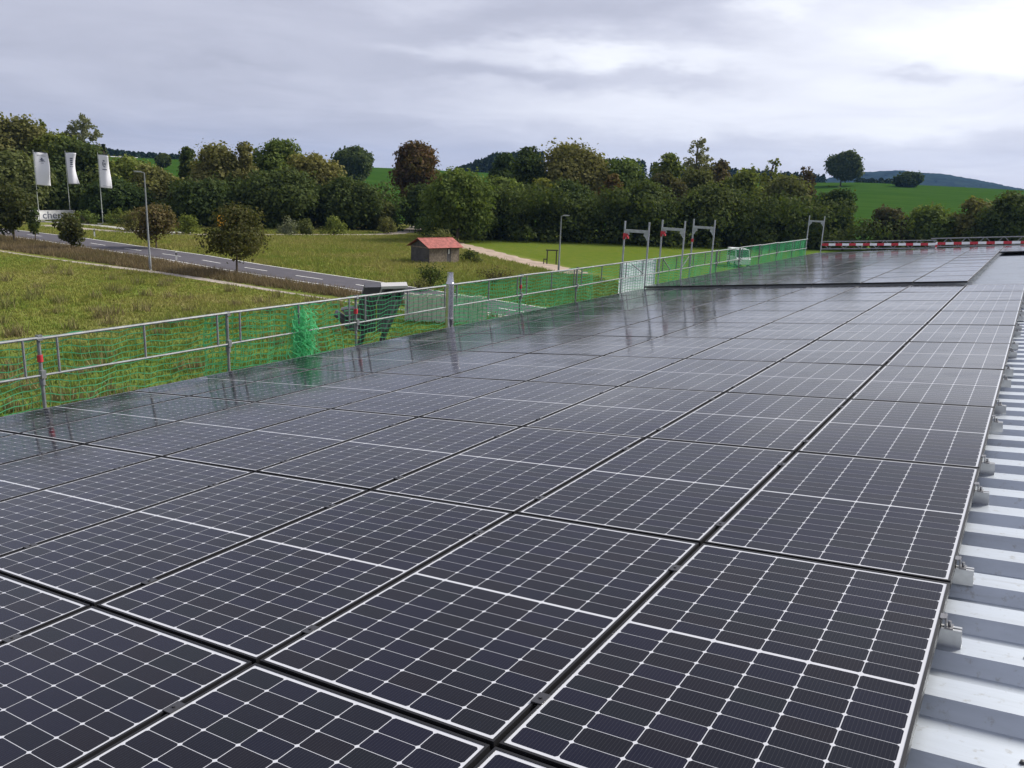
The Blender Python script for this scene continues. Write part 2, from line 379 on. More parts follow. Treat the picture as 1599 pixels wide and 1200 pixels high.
def strip(name, pts_a, pts_b, z, mat, kind='structure', parent=None):
    """sheet between two ground polylines (same number of points)"""
    n = len(pts_a); vs = [(p[0], p[1], z) for p in pts_a]+[(p[0], p[1], z) for p in pts_b]
    m = bpy.data.meshes.new(name); m.from_pydata(vs, [], [(i, i+1, n+i+1, n+i) for i in range(n-1)]); m.materials.append(mat)
    o = link(name, m, parent)
    if parent is None: tag(o, kind=kind)
    return o
RX = np.array([-150, -118, -104, -91, -79, -66, -57, -49, -43, -35, -26, -14, 0.])
RFAR = np.array([47, 50.5, 51.2, 51.1, 49.9, 48.8, 47.3, 46.4, 45.9, 44.8, 43.5, 42.3, 42])
RW = np.interp(RX, [-150, -90, -60, -40, 0], [5.8, 5.8, 5.4, 5.0, 5.0])
def rp(off):
    return [(x, f-off*w/5.4) for x, f, w in zip(RX, RFAR, RW)]
road = strip('road', rp(0), rp(5.4), .03, M_asph)
strip('edge_line', rp(.12), rp(.30), .045, M_line, parent=road)
strip('edge_line', rp(5.05), rp(5.25), .045, M_line, parent=road)
strip('road_shoulder', rp(5.4), rp(6.1), .02, M_gravel, parent=road)
def road_y(x, off): return float(np.interp(x, RX, RFAR))-off
x = -112.0
while x < -27:
    strip('dash_line', [(x, road_y(x, 2.68)), (x+3.2, road_y(x+3.2, 2.68))], [(x, road_y(x, 2.84)), (x+3.2, road_y(x+3.2, 2.84))], .045, M_line, parent=road)
    x += 7.0
FX = np.linspace(-130, -24, 24)
fy = np.interp(FX, [-130, -80, -57, -46, -24], [35.5, 36.6, 37.1, 36.95, 36.2])
strip('footpath', list(zip(FX, fy+.35*np.sin(FX*.2))), list(zip(FX, fy-.75+.2*np.sin(FX*.31))), .02, M_gravel)
PATHS = []
def ground_ribbon(name, pts, w, z, mat, n=30):
    P = [at_z(*p) for p in pts]; P = np.array(P)[:, :2]
    s = np.linspace(0, len(P)-1, n); Q = np.stack([np.interp(s, range(len(P)), P[:, k]) for k in (0, 1)], 1)
    for _ in range(3): Q[1:-1] = (Q[:-2]+2*Q[1:-1]+Q[2:])/4
    T = np.gradient(Q, axis=0); T /= np.linalg.norm(T, axis=1)[:, None]; N = np.stack([-T[:, 1], T[:, 0]], 1)
    ww = w*(1+.12*np.sin(np.arange(n)*1.3))[:, None]/2
    PATHS.append(Q); return strip(name, Q+N*ww, Q-N*ww, z, mat)
ground_ribbon('gravel_path', [(60, 352), (175, 362), (290, 367), (450, 367.5), (600, 367), (640, 362), (655, 353), (632, 346), (618, 340)], 2.6, .025, M_gravel, 90)
ground_ribbon('farm_track', [(700, 379), (745, 390), (800, 405), (870, 420), (900, 428)], 3.2, .025, pmat('track_earth', (.33, .25, .19), .95, var=.25, vscale=.8), 60)
ground_ribbon('entrance_lane', [(60, 346), (110, 349), (165, 354), (225, 362), (300, 364)], 2.0, .028, M_conc, 24)

# ------------------------------------------------------------------ building and roof sheet
TILT = .11177; OZ = 6.0
EX = Vector((math.cos(TILT), 0, math.sin(TILT))); EN = Vector((-math.sin(TILT), 0, math.cos(TILT)))
def roofp(u, v, h=0.0):
    """u metres uphill from the right panel edge (negative = down to the eave), v metres along the roof, h above the panel plane"""
    return Vector((0, v, OZ))+EX*u+EN*h
W, L = 1.058, 1.775
RY0, RY1 = -6.0, 40.2
RIDGE = 2.6
bld = empty('industrial_building', (0, 0, 0))
tag(bld, 'metal roofed hall carrying the solar panels in the foreground', 'building')
def roof_sheet():
    prof = []; per = .335; y = 1.711-.035-per*23
    crest, pan = -.105, -.163
    while y < RY1:
        prof += [(y, pan), (y+.036, crest), (y+.172, crest), (y+.208, pan)]; y += per
    vs = []; fs = []; n = len(prof)
    for u in (-8.62, -2.0, RIDGE):
        vs += [roofp(u, v, h) for v, h in prof]
    top = roofp(RIDGE, 0, 0)
    for v, h in prof:                                   # far slope beyond the ridge
        p = roofp(RIDGE, v, h); vs.append(Vector((p.x+9, p.y, p.z-9*math.tan(TILT))))
    for k in range(3): fs += [(k*n+i, k*n+i+1, (k+1)*n+i+1, (k+1)*n+i) for i in range(n-1)]
    m = bpy.data.meshes.new('roof_sheet'); m.from_pydata([tuple(v) for v in vs], [], fs); m.materials.append(M_roof)
    return link('roof_sheet', m, bld)
rs = roof_sheet()
scr = MB().lathe([(.009, 0), (.009, .003), (.0065, .003), (.0065, .009), (.003, .010)], n=8).mesh('roof_screw', pmat('screw_grey', (.10, .10, .10), .5, .5))
for k in range(-4, 26):
    y = 1.711+.335*k+.07; u = .27+.01*math.sin(k*2.3)
    o = link('roof_screw', scr, rs, roofp(u, y, -.105)); o.rotation_euler = (0, -TILT, 0)
    if k % 2 == 0:
        o = link('roof_screw', scr, rs, roofp(u+.9, y, -.105)); o.rotation_euler = (0, -TILT, 0)
ez = roofp(-8.5, 0, -.2).z
for nm, lo, hi in (('eave_wall', (-8.35, RY0+.2, -.1), (-8.15, RY1-.2, ez)), ('far_gable_wall', (-8.15, RY1-.4, -.1), (11, RY1-.2, ez)), ('near_gable_wall', (-8.15, RY0+.2, -.1), (11, RY0+.4, ez))):
    MB().b2(lo, hi).build(nm, M_wall, bld)
g = MB(); gp = roofp(-8.66, 0, -.17)
for a in range(6):
    t0, t1 = math.pi+a*math.pi/6, math.pi+(a+1)*math.pi/6
    for rr in (.075,):
        p = lambda t, y: (gp.x+rr*math.cos(t), y, gp.z+rr*math.sin(t))
        g.add([p(t0, RY0), p(t1, RY0), p(t1, RY1), p(t0, RY1)], [(0, 1, 2, 3)])
g.build('gutter', M_steel, bld)
rc = MB(); tp = roofp(RIDGE, 0, -.09)
rc.add([(tp.x-.3, RY0, tp.z-.033), (tp.x, RY0, tp.z+.005), (tp.x+.3, RY0, tp.z-.033), (tp.x-.3, RY1, tp.z-.033), (tp.x, RY1, tp.z+.005), (tp.x+.3, RY1, tp.z-.033)], [(0, 1, 4, 3), (1, 2, 5, 4)])
rc.build('ridge_cap', M_roof, bld)

# skylight kerb far right on the roof
sk = empty('roof_light', roofp(.45, 26, -.155), (0, -TILT, 0))
tag(sk, 'low roof light with pale kerb beside the far solar panels', 'skylight')
k_ = MB()
for lo, hi in (((0, -4.5, 0), (.1, 4.5, .2)), ((1.3, -4.5, 0), (1.4, 4.5, .2)), ((.1, -4.5, 0), (1.3, -4.4, .2)), ((.1, 4.4, 0), (1.3, 4.5, .2))): k_.b2(lo, hi)
k_.build('kerb', M_alu, sk)
for i in range(6): MB().b2((.1, -4.38+i*1.46, .12), (1.3, -4.38+i*1.46+1.42, .15)).build('pane', pmat('polycarbonate', (.45, .52, .60), .2), sk)

# ------------------------------------------------------------------ solar panels
PW, PL, PT, LIP = 1.038, 1.755, .035, .010
CW, CH, GX, GY, GM = .1632, .0824, .0032, .0024, .015
def frame_mesh():
    b = MB(); x0, x1, y0, y1 = -PW/2, PW/2, -PL/2, PL/2; z0, z1 = -PT, .0022
    b.b2((x0, y0, z0), (x0+LIP, y1, z1)); b.b2((x1-LIP, y0, z0), (x1, y1, z1))
    b.b2((x0+LIP, y0, z0), (x1-LIP, y0+LIP, z1)); b.b2((x0+LIP, y1-LIP, z0), (x1-LIP, y1, z1))
    return b.mesh('frame', M_frame)
FRAME = frame_mesh()
BACK = MB().b2((-PW/2+LIP, -PL/2+LIP, -.006), (PW/2-LIP, PL/2-LIP, 0)).mesh('backsheet', M_back)
def cell_poly(cx, cy):
    c = .0075; hx, hy = CW/2, CH/2
    return [(cx-hx+c, cy-hy), (cx+hx-c, cy-hy), (cx+hx, cy-hy+c), (cx+hx, cy+hy-c), (cx+hx-c, cy+hy), (cx-hx+c, cy+hy), (cx-hx, cy+hy-c), (cx-hx, cy-hy+c)]
def cells_mesh(name, centres):
    vs = []; fs = []; uv = []
    for cx, cy in centres:
        p = cell_poly(cx, cy); o = len(vs); vs += [(a, b, .00025) for a, b in p]; fs.append(tuple(range(o, o+8)))
        uv += [((a-cx)/CW+.5, (b-cy)/CH+.5) for a, b in p]
    m = bpy.data.meshes.new(name); m.from_pydata(vs, [], fs); l = m.uv_layers.new(name='UVMap')
    l.data.foreach_set('uv', np.array(uv, np.float32).ravel()); m.materials.append(M_cell); return m
CENT = []
for half in (-1, 1):
    for r in range(10):
        for c in range(6):
            CENT.append(((c-2.5)*(CW+GX), half*(GM/2+CH/2+r*(CH+GY))))
CELLS = cells_mesh('solar_cells', CENT); CELL1 = cells_mesh('solar_cell', [(0, 0)])
def px_of(P):
    q = np.array(P)-CAM; d = -np.dot(AX[2], q); return 799.5+F_PX*np.dot(AX[0], q)/d, 600-F_PX*np.dot(AX[1], q)/d
n_single = 0
def solar_panel(i, v0, label, group, h=0.0):
    """column i (0 = right edge), near edge at v0"""
    global n_single
    c = roofp(-(i+.5)*W, v0+L/2, h)
    e = empty('solar_panel', c, (random.gauss(0, .0011), -TILT+random.gauss(0, .0016), 0)); tag(e, label, 'solar panel', group)
    link('frame', FRAME, e); link('backsheet', BACK, e)
    d = (c-Vector(CAM)).length
    a = px_of(roofp(-(i+.5)*W, v0+L/2-CH/2)); b = px_of(roofp(-(i+.5)*W, v0+L/2+CH/2))
    if h == 0.0 and abs(a[1]-b[1]) > 8.0 and -150 < a[0] < 1750 and a[1] < 1350:
        n_single += 1
        for cx, cy in CENT: link('solar_cell', CELL1, e, (cx, cy, 0))
    else:
        tag(link('solar_cells', CELLS, e), kind='stuff')
    return e
for j in range(-1, 10):
    for i in range(8):
        if j == -1 and not 0 <= i <= 5: continue
        rowtxt = 'row cut off by the photo bottom' if j < 0 else f'{ORD[j+1]} row from the photo bottom'
        coltxt = 'beside the ribbed metal strip' if i == 0 else ('last before the eave' if i == 7 else f'{ORD[i]} from the metal strip')
        solar_panel(i, j*L, f'near solar panel, {rowtxt}, {coltxt}', 'solar panels of the near field')
V2 = 18.02
for j in range(11):
    for i in range(-2, 8):
        if i < 1 and j < 8: continue
        rowtxt = 'front row along the black gap' if j == 0 else ('back row along the striped barrier' if j == 10 else f'{ORD[j]} row behind the black gap')
        coltxt = {7: 'at the scaffold eave', 0: 'first right of the roof light', -1: 'second right of the roof light', -2: 'farthest right'}.get(i, 'at the bare roof side' if i == 1 else f'{ORD[i-1]} from the bare roof')
        solar_panel(i, V2+j*L, f'far solar panel, {rowtxt}, {coltxt}', 'solar panels of the far field', .055)

# mounting rails with clamps (across the ribs' crests, ends poke out at the right edge)
RAILB = MB()
for lo, hi in (((-8.5, -.02, -.07), (.058, -.016, 0)), ((-8.5, .016, -.07), (.058, .02, 0)), ((-8.5, -.016, -.07), (.058, .016, -.066)), ((-8.5, -.016, -.036), (.058, .016, -.033)), ((-8.5, -.016, -.004), (.058, -.006, 0)), ((-8.5, .006, -.004), (.058, .016, 0))): RAILB.b2(lo, hi)
RAIL = RAILB.mesh('rail', M_alu)
RAIL7B = MB(); RAIL7B.b2((-8.5, -.02, -.07), (-W+.06, .02, 0)); RAIL7 = RAIL7B.mesh('rail', M_alu)
ec = MB(); ec.b2((.002, -.022, 0), (.008, .022, .044)); ec.b2((-.014, -.022, .0385), (.008, .022, .0425)); ec.b2((.008, -.022, 0), (.03, .022, .006)); ec.tube((.018, 0, .006), (.018, 0, .026), .0065, n=8)
ENDC = ec.mesh('end_clamp', pmat('clamp_metal', (.20, .20, .21), .4, .6))
mc = MB(); mc.b2((-.021, -.03, .0375), (.021, .03, .0415)); mc.tube((0, 0, .0415), (0, 0, .046), .0065, n=8)
MIDC = mc.mesh('mid_clamp', pmat('clamp_black', (.045, .045, .05), .4, .3))
def rail(v, label, h=0.0, cols=range(1, 8), right=True):
    e = empty('mounting_rail', roofp(0, v, h-PT-.0012), (0, -TILT, 0)); tag(e, label, 'rail', 'panel mounting rails')
    link('rail', RAIL if right else RAIL7, e)
    if right: link('end_clamp', ENDC, e)
    for i in cols: link('mid_clamp', MIDC, e, (-i*W, 0, 0))
for j in range(-1, 10):
    for k, v in ((0, j*L+.27), (1, j*L+L-.34)):
        where = 'near' if k == 0 else 'far'
        rail(v, f'clamp rail under the {where} end of the solar row cut off below' if j < 0 else f'clamp rail under the {where} end of the {ORD[j+1]} solar row from below')
for j in range(11):
    for k, v in ((0, V2+j*L+.27), (1, V2+j*L+L-.34)):
        where = 'near' if k == 0 else 'far'
        rail(v, f'clamp rail under the {where} end of the {ORD[j]} solar row behind the gap', .055, range(2, 8), False)

# ------------------------------------------------------------------ scaffold along the eave
XO, XI = -9.25, -8.56
ZT, ZM = 5.64, 5.22
PY = [3.0+2.57*k for k in range(-1, 15)]
scaf = empty('scaffold', (XO, 3, 0)); tag(scaf, 'galvanised tube scaffold with guard rails running along the eave', 'scaffold')
def sc(b, name, mat, smooth=True):
    o = b.build(name, mat, scaf, smooth=smooth); o.location = -Vector((XO, 3, 0)); return o
TALL = {7, 8, 9, 15}
for k, y in enumerate(PY):
    if k not in TALL:
        b = MB(); b.tube((XO, y, 0), (XO, y, ZT+.03), .021, n=10); b.tube((XO, y, ZT-.55), (XO, y, ZT-.47), .034, n=10); sc(b, 'post', M_steel)
        sc(MB().box((XO+.02, y, ZM), (.07, .05, .09)), 'coupler', M_steel, False); sc(MB().box((XO+.02, y, ZT), (.06, .05, .06)), 'coupler', M_steel, False)
        b = MB(); b.tube((XI, y, 0), (XI, y, 4.6), .0242, n=8); sc(b, 'inner_post', M_steel)
    if k in (1, 3, 5): sc(MB().tube((XO, y, ZM+.14), (XO, y, ZM+.22), .032, n=10), 'red_collar', M_red)
    if k < len(PY)-1:
        y1 = PY[k+1]; dz = rng.uniform(-.012, .012, 4)
        sc(MB().tube((XO+.035, y-.04, ZT+dz[0]), (XO+.035, y1+.04, ZT+dz[1]), .0175, n=8), 'top_rail', M_steel)
        sc(MB().tube((XO+.035, y-.04, ZM+dz[2]), (XO+.035, y1+.04, ZM+dz[3]), .014, n=8), 'mid_rail', M_steel)
        for q in (.19, 1.285, 2.38): sc(MB().tube((XO+.035, y+q, ZM), (XO+.035, y+q, ZT), .0145, n=6), 'guard_upright', M_steel)
        sc(MB().b2((XO+.05, y+.03, 4.55), (XI-.04, y1-.03, 4.60)), 'deck', M_steel, False)
        sc(MB().b2((XO-.01, y+.03, 4.62), (XO+.02, y1-.03, 4.76)), 'toe_board', M_wood, False)
        sc(MB().tube((XO, y, 2.5), (XO, y1, 2.5), .02, n=6), 'ledger', M_steel)
for k, y, q in ((8, PY[8], .5), (8, PY[8], 1.9)):
    s = 1 if q < 1 else -1
    sc(MB().tube((XO+.06, y+q-.35*s, ZT-.05), (XO+.06, y+q+.25*s, ZM+.02), .014, n=6), 'brace', M_steel)
sc(MB().tube((XO+.07, PY[7]+.5, ZT-.08), (XO+.07, PY[7]+1.3, ZM+.05), .016, n=6), 'brace', M_steel)
TOPZ = 6.74
desc = {7: ('tall scaffold frame with red coupler standing at the pale ribbed sheet', 'l'), 8: ('tall scaffold frame in the middle of the three, red bracket at its top left', 'l'),
        9: ('tall scaffold frame rightmost of the three, red band on its left leg', 'm'), 15: ('tall scaffold frame alone at the far corner by the red white barrier', None)}
for k in sorted(TALL):
    y = PY[k]; f = empty('portal_scaffold', (XO, y, 0)); tag(f, desc[k][0], 'scaffold portal', 'scaffold portals standing above the guard rail')
    w = XI-XO
    for x in (0, w): MB().tube((x, 0, 0), (x, 0, TOPZ), .0242, n=10).build('leg', M_galv, f, smooth=True)
    MB().b2((.0, -.022, TOPZ-.29), (w, .022, TOPZ-.215)).build('crossbar', M_galv, f)
    for s, x in ((1, .0), (-1, w)):
        g = MB(); g.prism([(x+s*.02, TOPZ-.29), (x+s*.13, TOPZ-.29), (x+s*.14, TOPZ-.36), (x+s*.10, TOPZ-.38), (x+s*.02, TOPZ-.50)], 'y', -.006, .006)
        g.tube((x+s*.035, -.012, TOPZ-.45), (x+s*.035, .012, TOPZ-.45), .02, n=8); g.build('gusset', M_galv, f)
    if desc[k][1] == 'l':
        b = MB(); b.box((.05, -.02, TOPZ-.37), (.12, .07, .09)); b.tube((.0, 0, TOPZ-.48), (.0, 0, TOPZ-.32), .036, n=10); b.box((.11, -.02, TOPZ-.43), (.05, .06, .05)); b.build('red_coupler', M_red, f)
    if desc[k][1] == 'm': MB().tube((0, 0, TOPZ-.72), (0, 0, TOPZ-.62), .036, n=10).build('red_band', M_red, f)

# green safety nets: real strands
def net(y0, y1, name_label, z_top=ZT+.0, z_bot=4.72, x0=XO-.015, amp=.04, cell=.10, seed=0, dense=1, gather=None):
    r = np.random.default_rng(seed); b = []
    ny = max(2, int((y1-y0)/cell)); nz = int((z_top-z_bot)/.075)
    ph = r.uniform(0, 6.28, 8)
    def P(y, t, lay):
        sag = .035*abs(math.sin((y-3.0)/2.57*math.pi))
        x = x0-lay*.03+amp*(math.sin(y*3.1+ph[0]+lay)+.6*math.sin(y*7.3+ph[1]+3*t+lay*2))*math.sin(min(t*1.3, 1)*1.57)
        z = z_top+(z_bot-z_top)*t-sag*(1-.5*t)+.022*math.sin(y*5.7+ph[2]+t*4+lay)+.012*math.sin(y*17+ph[3]+9*t)
        yy = y+.02*math.sin(t*9+ph[4]+y*2)
        if gather is not None:
            g = math.exp(-((y-gather)/.8)**2); yy = gather+(yy-gather)*(1-.72*g*(1-.55*t)); z += -.10*g*t; x += .06*g*math.sin(y*40)
        return (x, yy, z)
    def strand(pts, w):
        for p, q in zip(pts[:-1], pts[1:]):
            b.append(((p[0], p[1], p[2]-w), (q[0], q[1], q[2]-w), (q[0]+w*.8, q[1], q[2]+w), (p[0]+w*.8, p[1], p[2]+w)))
    def vstrand(pts, w):
        for p, q in zip(pts[:-1], pts[1:]):
            b.append(((p[0], p[1]-w, p[2]), (q[0], q[1]-w, q[2]), (q[0]+w*.8, q[1]+w, q[2]), (p[0]+w*.8, p[1]+w, p[2])))
    for lay in range(dense):
        for i in range(nz+1):
            strand([P(y0+(y1-y0)*s/(ny*1.0), i/nz+.01*lay, lay) for s in range(ny+1)], .0062)
        for s in range(ny+1):
            vstrand([P(y0+(y1-y0)*s/ny, i/nz, lay) for i in range(0, nz+1)], .0018 if dense == 1 else .0036)
    if gather is not None:                                  # loose tangle of the crumpled part
        for _ in range(170):
            y = gather+r.normal(0, .13); z = r.uniform(z_bot+.1, z_top-.02); pts = []
            a = r.uniform(-.5, .5); 
            for q in range(9):
                pts.append((x0+.05+r.normal(0, .05), y, z)); y += r.normal(0, .035)+.02*a; z -= abs(r.normal(.055, .03))
                if z < z_bot: break
                y = gather+(y-gather)*.93
            if len(pts) > 1: (vstrand if r.uniform() < .7 else strand)(pts, .0055)
    V = np.array(b).reshape(-1, 3); m = fast_mesh('strands', V, 4, M_net)
    e = empty('safety_net', (x0, (y0+y1)/2, z_bot)); tag(e, name_label, 'safety net', 'green safety nets on the scaffold')
    o = link('strands', m, e); o.location = (-x0, -(y0+y1)/2, -z_bot); tag(o, kind='stuff')
    c = MB().path([(x0+.03, y0+(y1-y0)*s/24, ZT+.012-.012*abs(math.sin(s*1.7))) for s in range(25)], .006, 5); o = c.build('border_cord', M_net, e); o.location = (-x0, -(y0+y1)/2, -z_bot)
net(PY[0], PY[2]-.35, 'green safety net at the photo left edge, thin wide mesh', seed=1)
net(PY[2]-.35, 7.9, 'green safety net gathered into a crumpled bunch', seed=2, gather=6.95, dense=2)
net(7.9, 10.6, 'green safety net in front of the dark hopper, left of the steel pipe', seed=3, cell=.08)
net(10.8, PY[6]+.8, 'green safety net from the steel pipe to the second street lamp', seed=4, cell=.09, dense=2, amp=.06)
net(PY[6]+.8, PY[8], 'green safety net covering the pale ribbed sheet', seed=5, cell=.09)
net(PY[8], PY[10], 'green safety net behind the three tall scaffold frames', seed=6, dense=2, amp=.07, cell=.09)
net(PY[10], PY[12]-.6, 'green safety net in front of the white van', seed=7, dense=2, amp=.05)
net(PY[12]-.6, PY[15], 'dense folded green safety net at the far end of the scaffold', seed=8, dense=3, amp=.08, cell=.08)

# pale corrugated sheet tied in one bay
b = MB(); ys = np.linspace(PY[7]+.02, PY[8]-.05, 61); xs = [XO-.075-(.018 if (i % 4) in (1, 2) else 0) for i in range(61)]
vs = []; fs = []
for y, x in zip(ys, xs): vs += [(x, y, 4.3), (x, y, ZT-.02)]
for i in range(60): fs.append((2*i, 2*i+2, 2*i+3, 2*i+1))
m = bpy.data.meshes.new('corrugated_sheet'); m.from_pydata(vs, [], fs); m.materials.append(pmat('pale_sheet', (.66, .70, .74), .6, var=.08))
o = link('corrugated_sheet', m); tag(o, 'pale ribbed sheet tied behind the scaffold rail, left of the tall frames', 'metal sheet')
o.modifiers.new('thickness', 'SOLIDIFY').thickness = .004

# stainless flue
fy_ = at_x(703, 440, -8.78)[1]; fl = empty('flue_pipe', (-8.78, fy_, 0)); tag(fl, 'shiny stainless steel pipe standing upright at the panel edge', 'pipe')
MB().lathe([(.072, 3.0), (.072, 5.10), (.078, 5.105), (.078, 5.13), (.072, 5.135), (.072, 5.74), (.078, 5.745), (.078, 5.765), (.071, 5.775)], n=24).build('pipe', M_inox, fl, smooth=True)
MB().lathe([(.071, 5.776), (.058, 5.88), (.056, 5.955), (.05, 5.955), (.05, 5.85)], n=24).build('cone_top', M_inox, fl, smooth=True)
MB().box((.071, 0, 4.3), (.006, .006, 2.8)).build('seam', M_inox, fl)

# red and white barrier with lattice girders at the far edge
BY = 39.15
def girder(x0, z0, x1, z1, h, label, seed):
    g = empty('lattice_girder', (x0, BY, z0)); tag(g, label, 'barrier', 'lattice girders at the far roof edge')
    Lg = math.hypot(x1-x0, z1-z0); a = math.atan2(z1-z0, x1-x0); g.rotation_euler = (0, -a, 0)
    MB().tube((0, 0, h), (Lg, 0, h), .022, n=8).build('top_chord', M_steel, g, smooth=True)
    MB().tube((0, 0, 0), (Lg, 0, 0), .022, n=8).build('bottom_chord', M_steel, g, smooth=True)
    n = int(Lg/.62); st = Lg/n
    for i in range(n):
        for s in (0, 1):
            MB().tube((i*st+st*.5*s+.03*(1-s), 0, h*(1-s)), (i*st+st*.5*(s+1)-.03*s, 0, h*s), .015, n=6).build('diagonal', M_steel, g)
def barrier(x0, z0, x1, z1, label):
    g = empty('barrier_pole', (x0, BY-.06, z0)); tag(g, label, 'barrier', 'red and white barrier poles')
    Lg = math.hypot(x1-x0, z1-z0); g.rotation_euler = (0, -math.atan2(z1-z0, x1-x0), 0); n = int(round(Lg/.31))
    for i in range(n):
        MB().b2((i*Lg/n, -.012, -.055), ((i+1)*Lg/n-.002, .012, .055)).build('red_band' if i % 2 == 0 else 'white_band', M_red if i % 2 == 0 else M_white, g)
girder(-8.6, 5.21, -3.72, 5.60, .34, 'lower lattice girder of grey tube next to the corner scaffold frame', 1)
girder(-3.95, 5.64, 1.6, 6.14, .36, 'higher lattice girder of grey tube running out of the photo right', 2)
barrier(-8.55, 5.42, -3.75, 5.77, 'red and white striped barrier on the lower lattice girder')
barrier(-3.68, 5.80, 1.6, 6.26, 'red and white striped barrier on the higher lattice girder')
p_ = empty('barrier_post', (-3.72, BY-.1, 4.6)); tag(p_, 'red and white upright post where the two girders meet', 'post')
for i in range(6): MB().tube((0, 0, .55+i*.12), (0, 0, .67+i*.12), .034, n=10).build('red_band' if i % 2 == 0 else 'white_band', M_red if i % 2 == 0 else M_white, p_)
MB().tube((0, 0, 0), (0, 0, .55), .03, n=8).build('foot_tube', M_steel, p_)

# ------------------------------------------------------------------ things in the yard and along the road
def look_rot(p):            # heading so that local -Y faces the camera
    return math.atan2(p[1]-CAM[1], p[0]-CAM[0])-math.pi/2

# dark hopper on raking legs
hp = at_d(585, 545, 36.0); hr = look_rot(hp)
hop = empty('steel_hopper', (hp[0], hp[1], 0), (0, 0, hr)); tag(hop, 'dark angular steel hopper with pale top edge on raking legs behind the net', 'hopper')
MB().prism([(-.42, 3.11), (.27, 3.14), (.05, 2.4), (.05, 1.2), (-.37, 1.15), (-.71, 2.23)], 'y', -.85, .85).build('side_plate', M_dark, hop)
MB().prism([(.33, 3.05), (1.30, 3.10), (1.17, 2.57), (.59, 1.21), (.10, 1.2), (.10, 2.42)], 'y', -.80, .80).build('body', pmat('hopper_grey', (.085, .083, .09), .5, var=.3, vscale=3), hop)
MB().prism([(.27, 3.09), (.33, 3.05), (.10, 2.42), (.05, 2.4)], 'y', -.88, .8).build('corner_post_or_lit_edge', pmat('hopper_lit_edge', (.30, .29, .29), .5), hop)  # no post: the lit corner edge of the hopper, its light painted pale
b = MB(); b.box((.84, -.2, 3.14), (1.12, 1.35, .11), Matrix.Rotation(-.05, 3, 'Y')); b.build('top_lip', pmat('pale_lip', (.46, .45, .44), .5), hop)
MDG = pmat('dark_glass', (.008, .009, .012), .2)
for x0_, x1_ in ((.42, .78), (.98, 1.17)): MB().prism([(x0_, 3.02), (x1_, 3.04), (x1_-.10, 2.66), (x0_-.10, 2.64)], 'y', -.83, -.802).build('window', MDG, hop)
MB().prism([(-1.72, 1.86), (-1.66, 1.92), (-.95, 1.45), (-.42, 1.30), (-.40, 1.14), (-1.10, 1.22)], 'y', -.7, .7).build('chute', M_dark, hop)
MB().prism([(-1.45, 2.02), (-1.0, 2.10), (-.62, 1.98), (-.52, 1.36), (-.98, 1.50)], 'y', -.1, .62).build('chute_guard', pmat('hopper_guard', (.16, .155, .15), .6), hop)
for x0_, x1_ in ((.14, .50), (-.80, -.42)):
    for yy in (-.7, .7): MB().tube((x0_, yy, 0), (x1_, yy, 1.25), .085, n=8).build('leg', M_dark, hop)
MB().tube((.95, -.84, 2.6), (.45, -.84, 1.3), .045, n=8).build('strut', M_steel, hop)

# pale slatted wall behind the net
wp0 = at_z(632, 502); wp1 = at_z(760, 507)
wl = empty('slatted_wall', (wp0[0], wp0[1], 0)); d = Vector((wp1[0]-wp0[0], wp1[1]-wp0[1], 0)); wl.rotation_euler = (0, 0, math.atan2(d.y, d.x))
tag(wl, 'pale concrete slat wall left of the steel pipe behind the net', 'wall')
ML_ = pmat('pale_concrete', (.55, .54, .46), .9, var=.15, vscale=5); n = 18
slat = MB().b2((0, -.06, 0), (d.length/n-.03, .06, 1.55)).mesh('slat', ML_)
for i in range(n): link('slat', slat, wl, (i*d.length/n, .02*math.sin(i*2.1), .03*math.sin(i*1.7)))
MB().b2((0, -.03, .1), (d.length, .03, 1.4)).build('backing', pmat('wall_joint', (.2, .2, .17), .9), wl)

# wooden field hut with red roof
c0 = at_z(670, 412.5); hut = empty('field_hut', (c0[0], c0[1], 0)); tag(hut, 'small weathered wooden hut with red roof in the meadow', 'hut')
along = at_z(716, 410.5)-c0; ha = math.atan2(along[1], along[0]); hl = float(np.hypot(along[0], along[1])); hut.rotation_euler = (0, 0, ha)
HW, HE, HR = 2.9, 1.62, 2.30
nb = 22; bw = hl/nb
brd = MB().b2((0, -.03, 0), (bw-.018, .0, HE)).mesh('wall_board', M_wood)
for i in range(nb):
    if 13 <= i <= 15: continue
    link('wall_board', brd, hut, (i*bw, -.002*(i % 3), 0))
MB().b2((13*bw, -.02, .05), (16*bw-.02, .0, HE-.12)).build('door', M_wood_d, hut)
MB().b2((14*bw, -.045, .9), (14.6*bw, -.022, 1.35)).build('window', M_white, hut)
nb2 = 14; bw2 = HW/nb2
for i in range(nb2):
    y = i*bw2; zt = HE+(HR-HE)*(1-abs((y+bw2/2)-HW/2)/(HW/2))-.03
    MB().b2((-.03, y, 0), (0, y+bw2-.018, zt)).build('gable_board', M_wood_d, hut)
MB().prism([(.02, 0), (HW, 0), (HW, HE-.04), (HW/2, HR-.06), (.02, HE-.04)], 'x', .005, hl-.01).build('core', M_wood_d, hut)
MB().b2((-.05, .0, HE-.16), (-.032, HW, HE-.06)).build('tie_beam', M_wood, hut)
M_rr = pmat('red_roofing', (.29, .085, .07), .85, var=.3, vscale=3)
rl = math.hypot(HW/2+.35, (HR-HE)*(HW/2+.35)/(HW/2)); ra = math.atan2(HR-HE, HW/2)
for s in (-1, 1):
    rf = empty('roof_slope', (0, 0, 0)); rf.parent = hut
    npn = 8; pwd = (hl+.7)/npn
    for i in range(npn):
        b = MB(); Mx = Matrix.Rotation(-s*ra, 3, 'X')
        b.box((-.35+pwd*(i+.5), HW/2+s*(rl/2)*math.cos(ra), HR+.05-(rl/2)*math.sin(ra)+.004*(i % 2)), (pwd-.012, rl, .035), Mx); b.build('roof_panel', M_rr, rf)
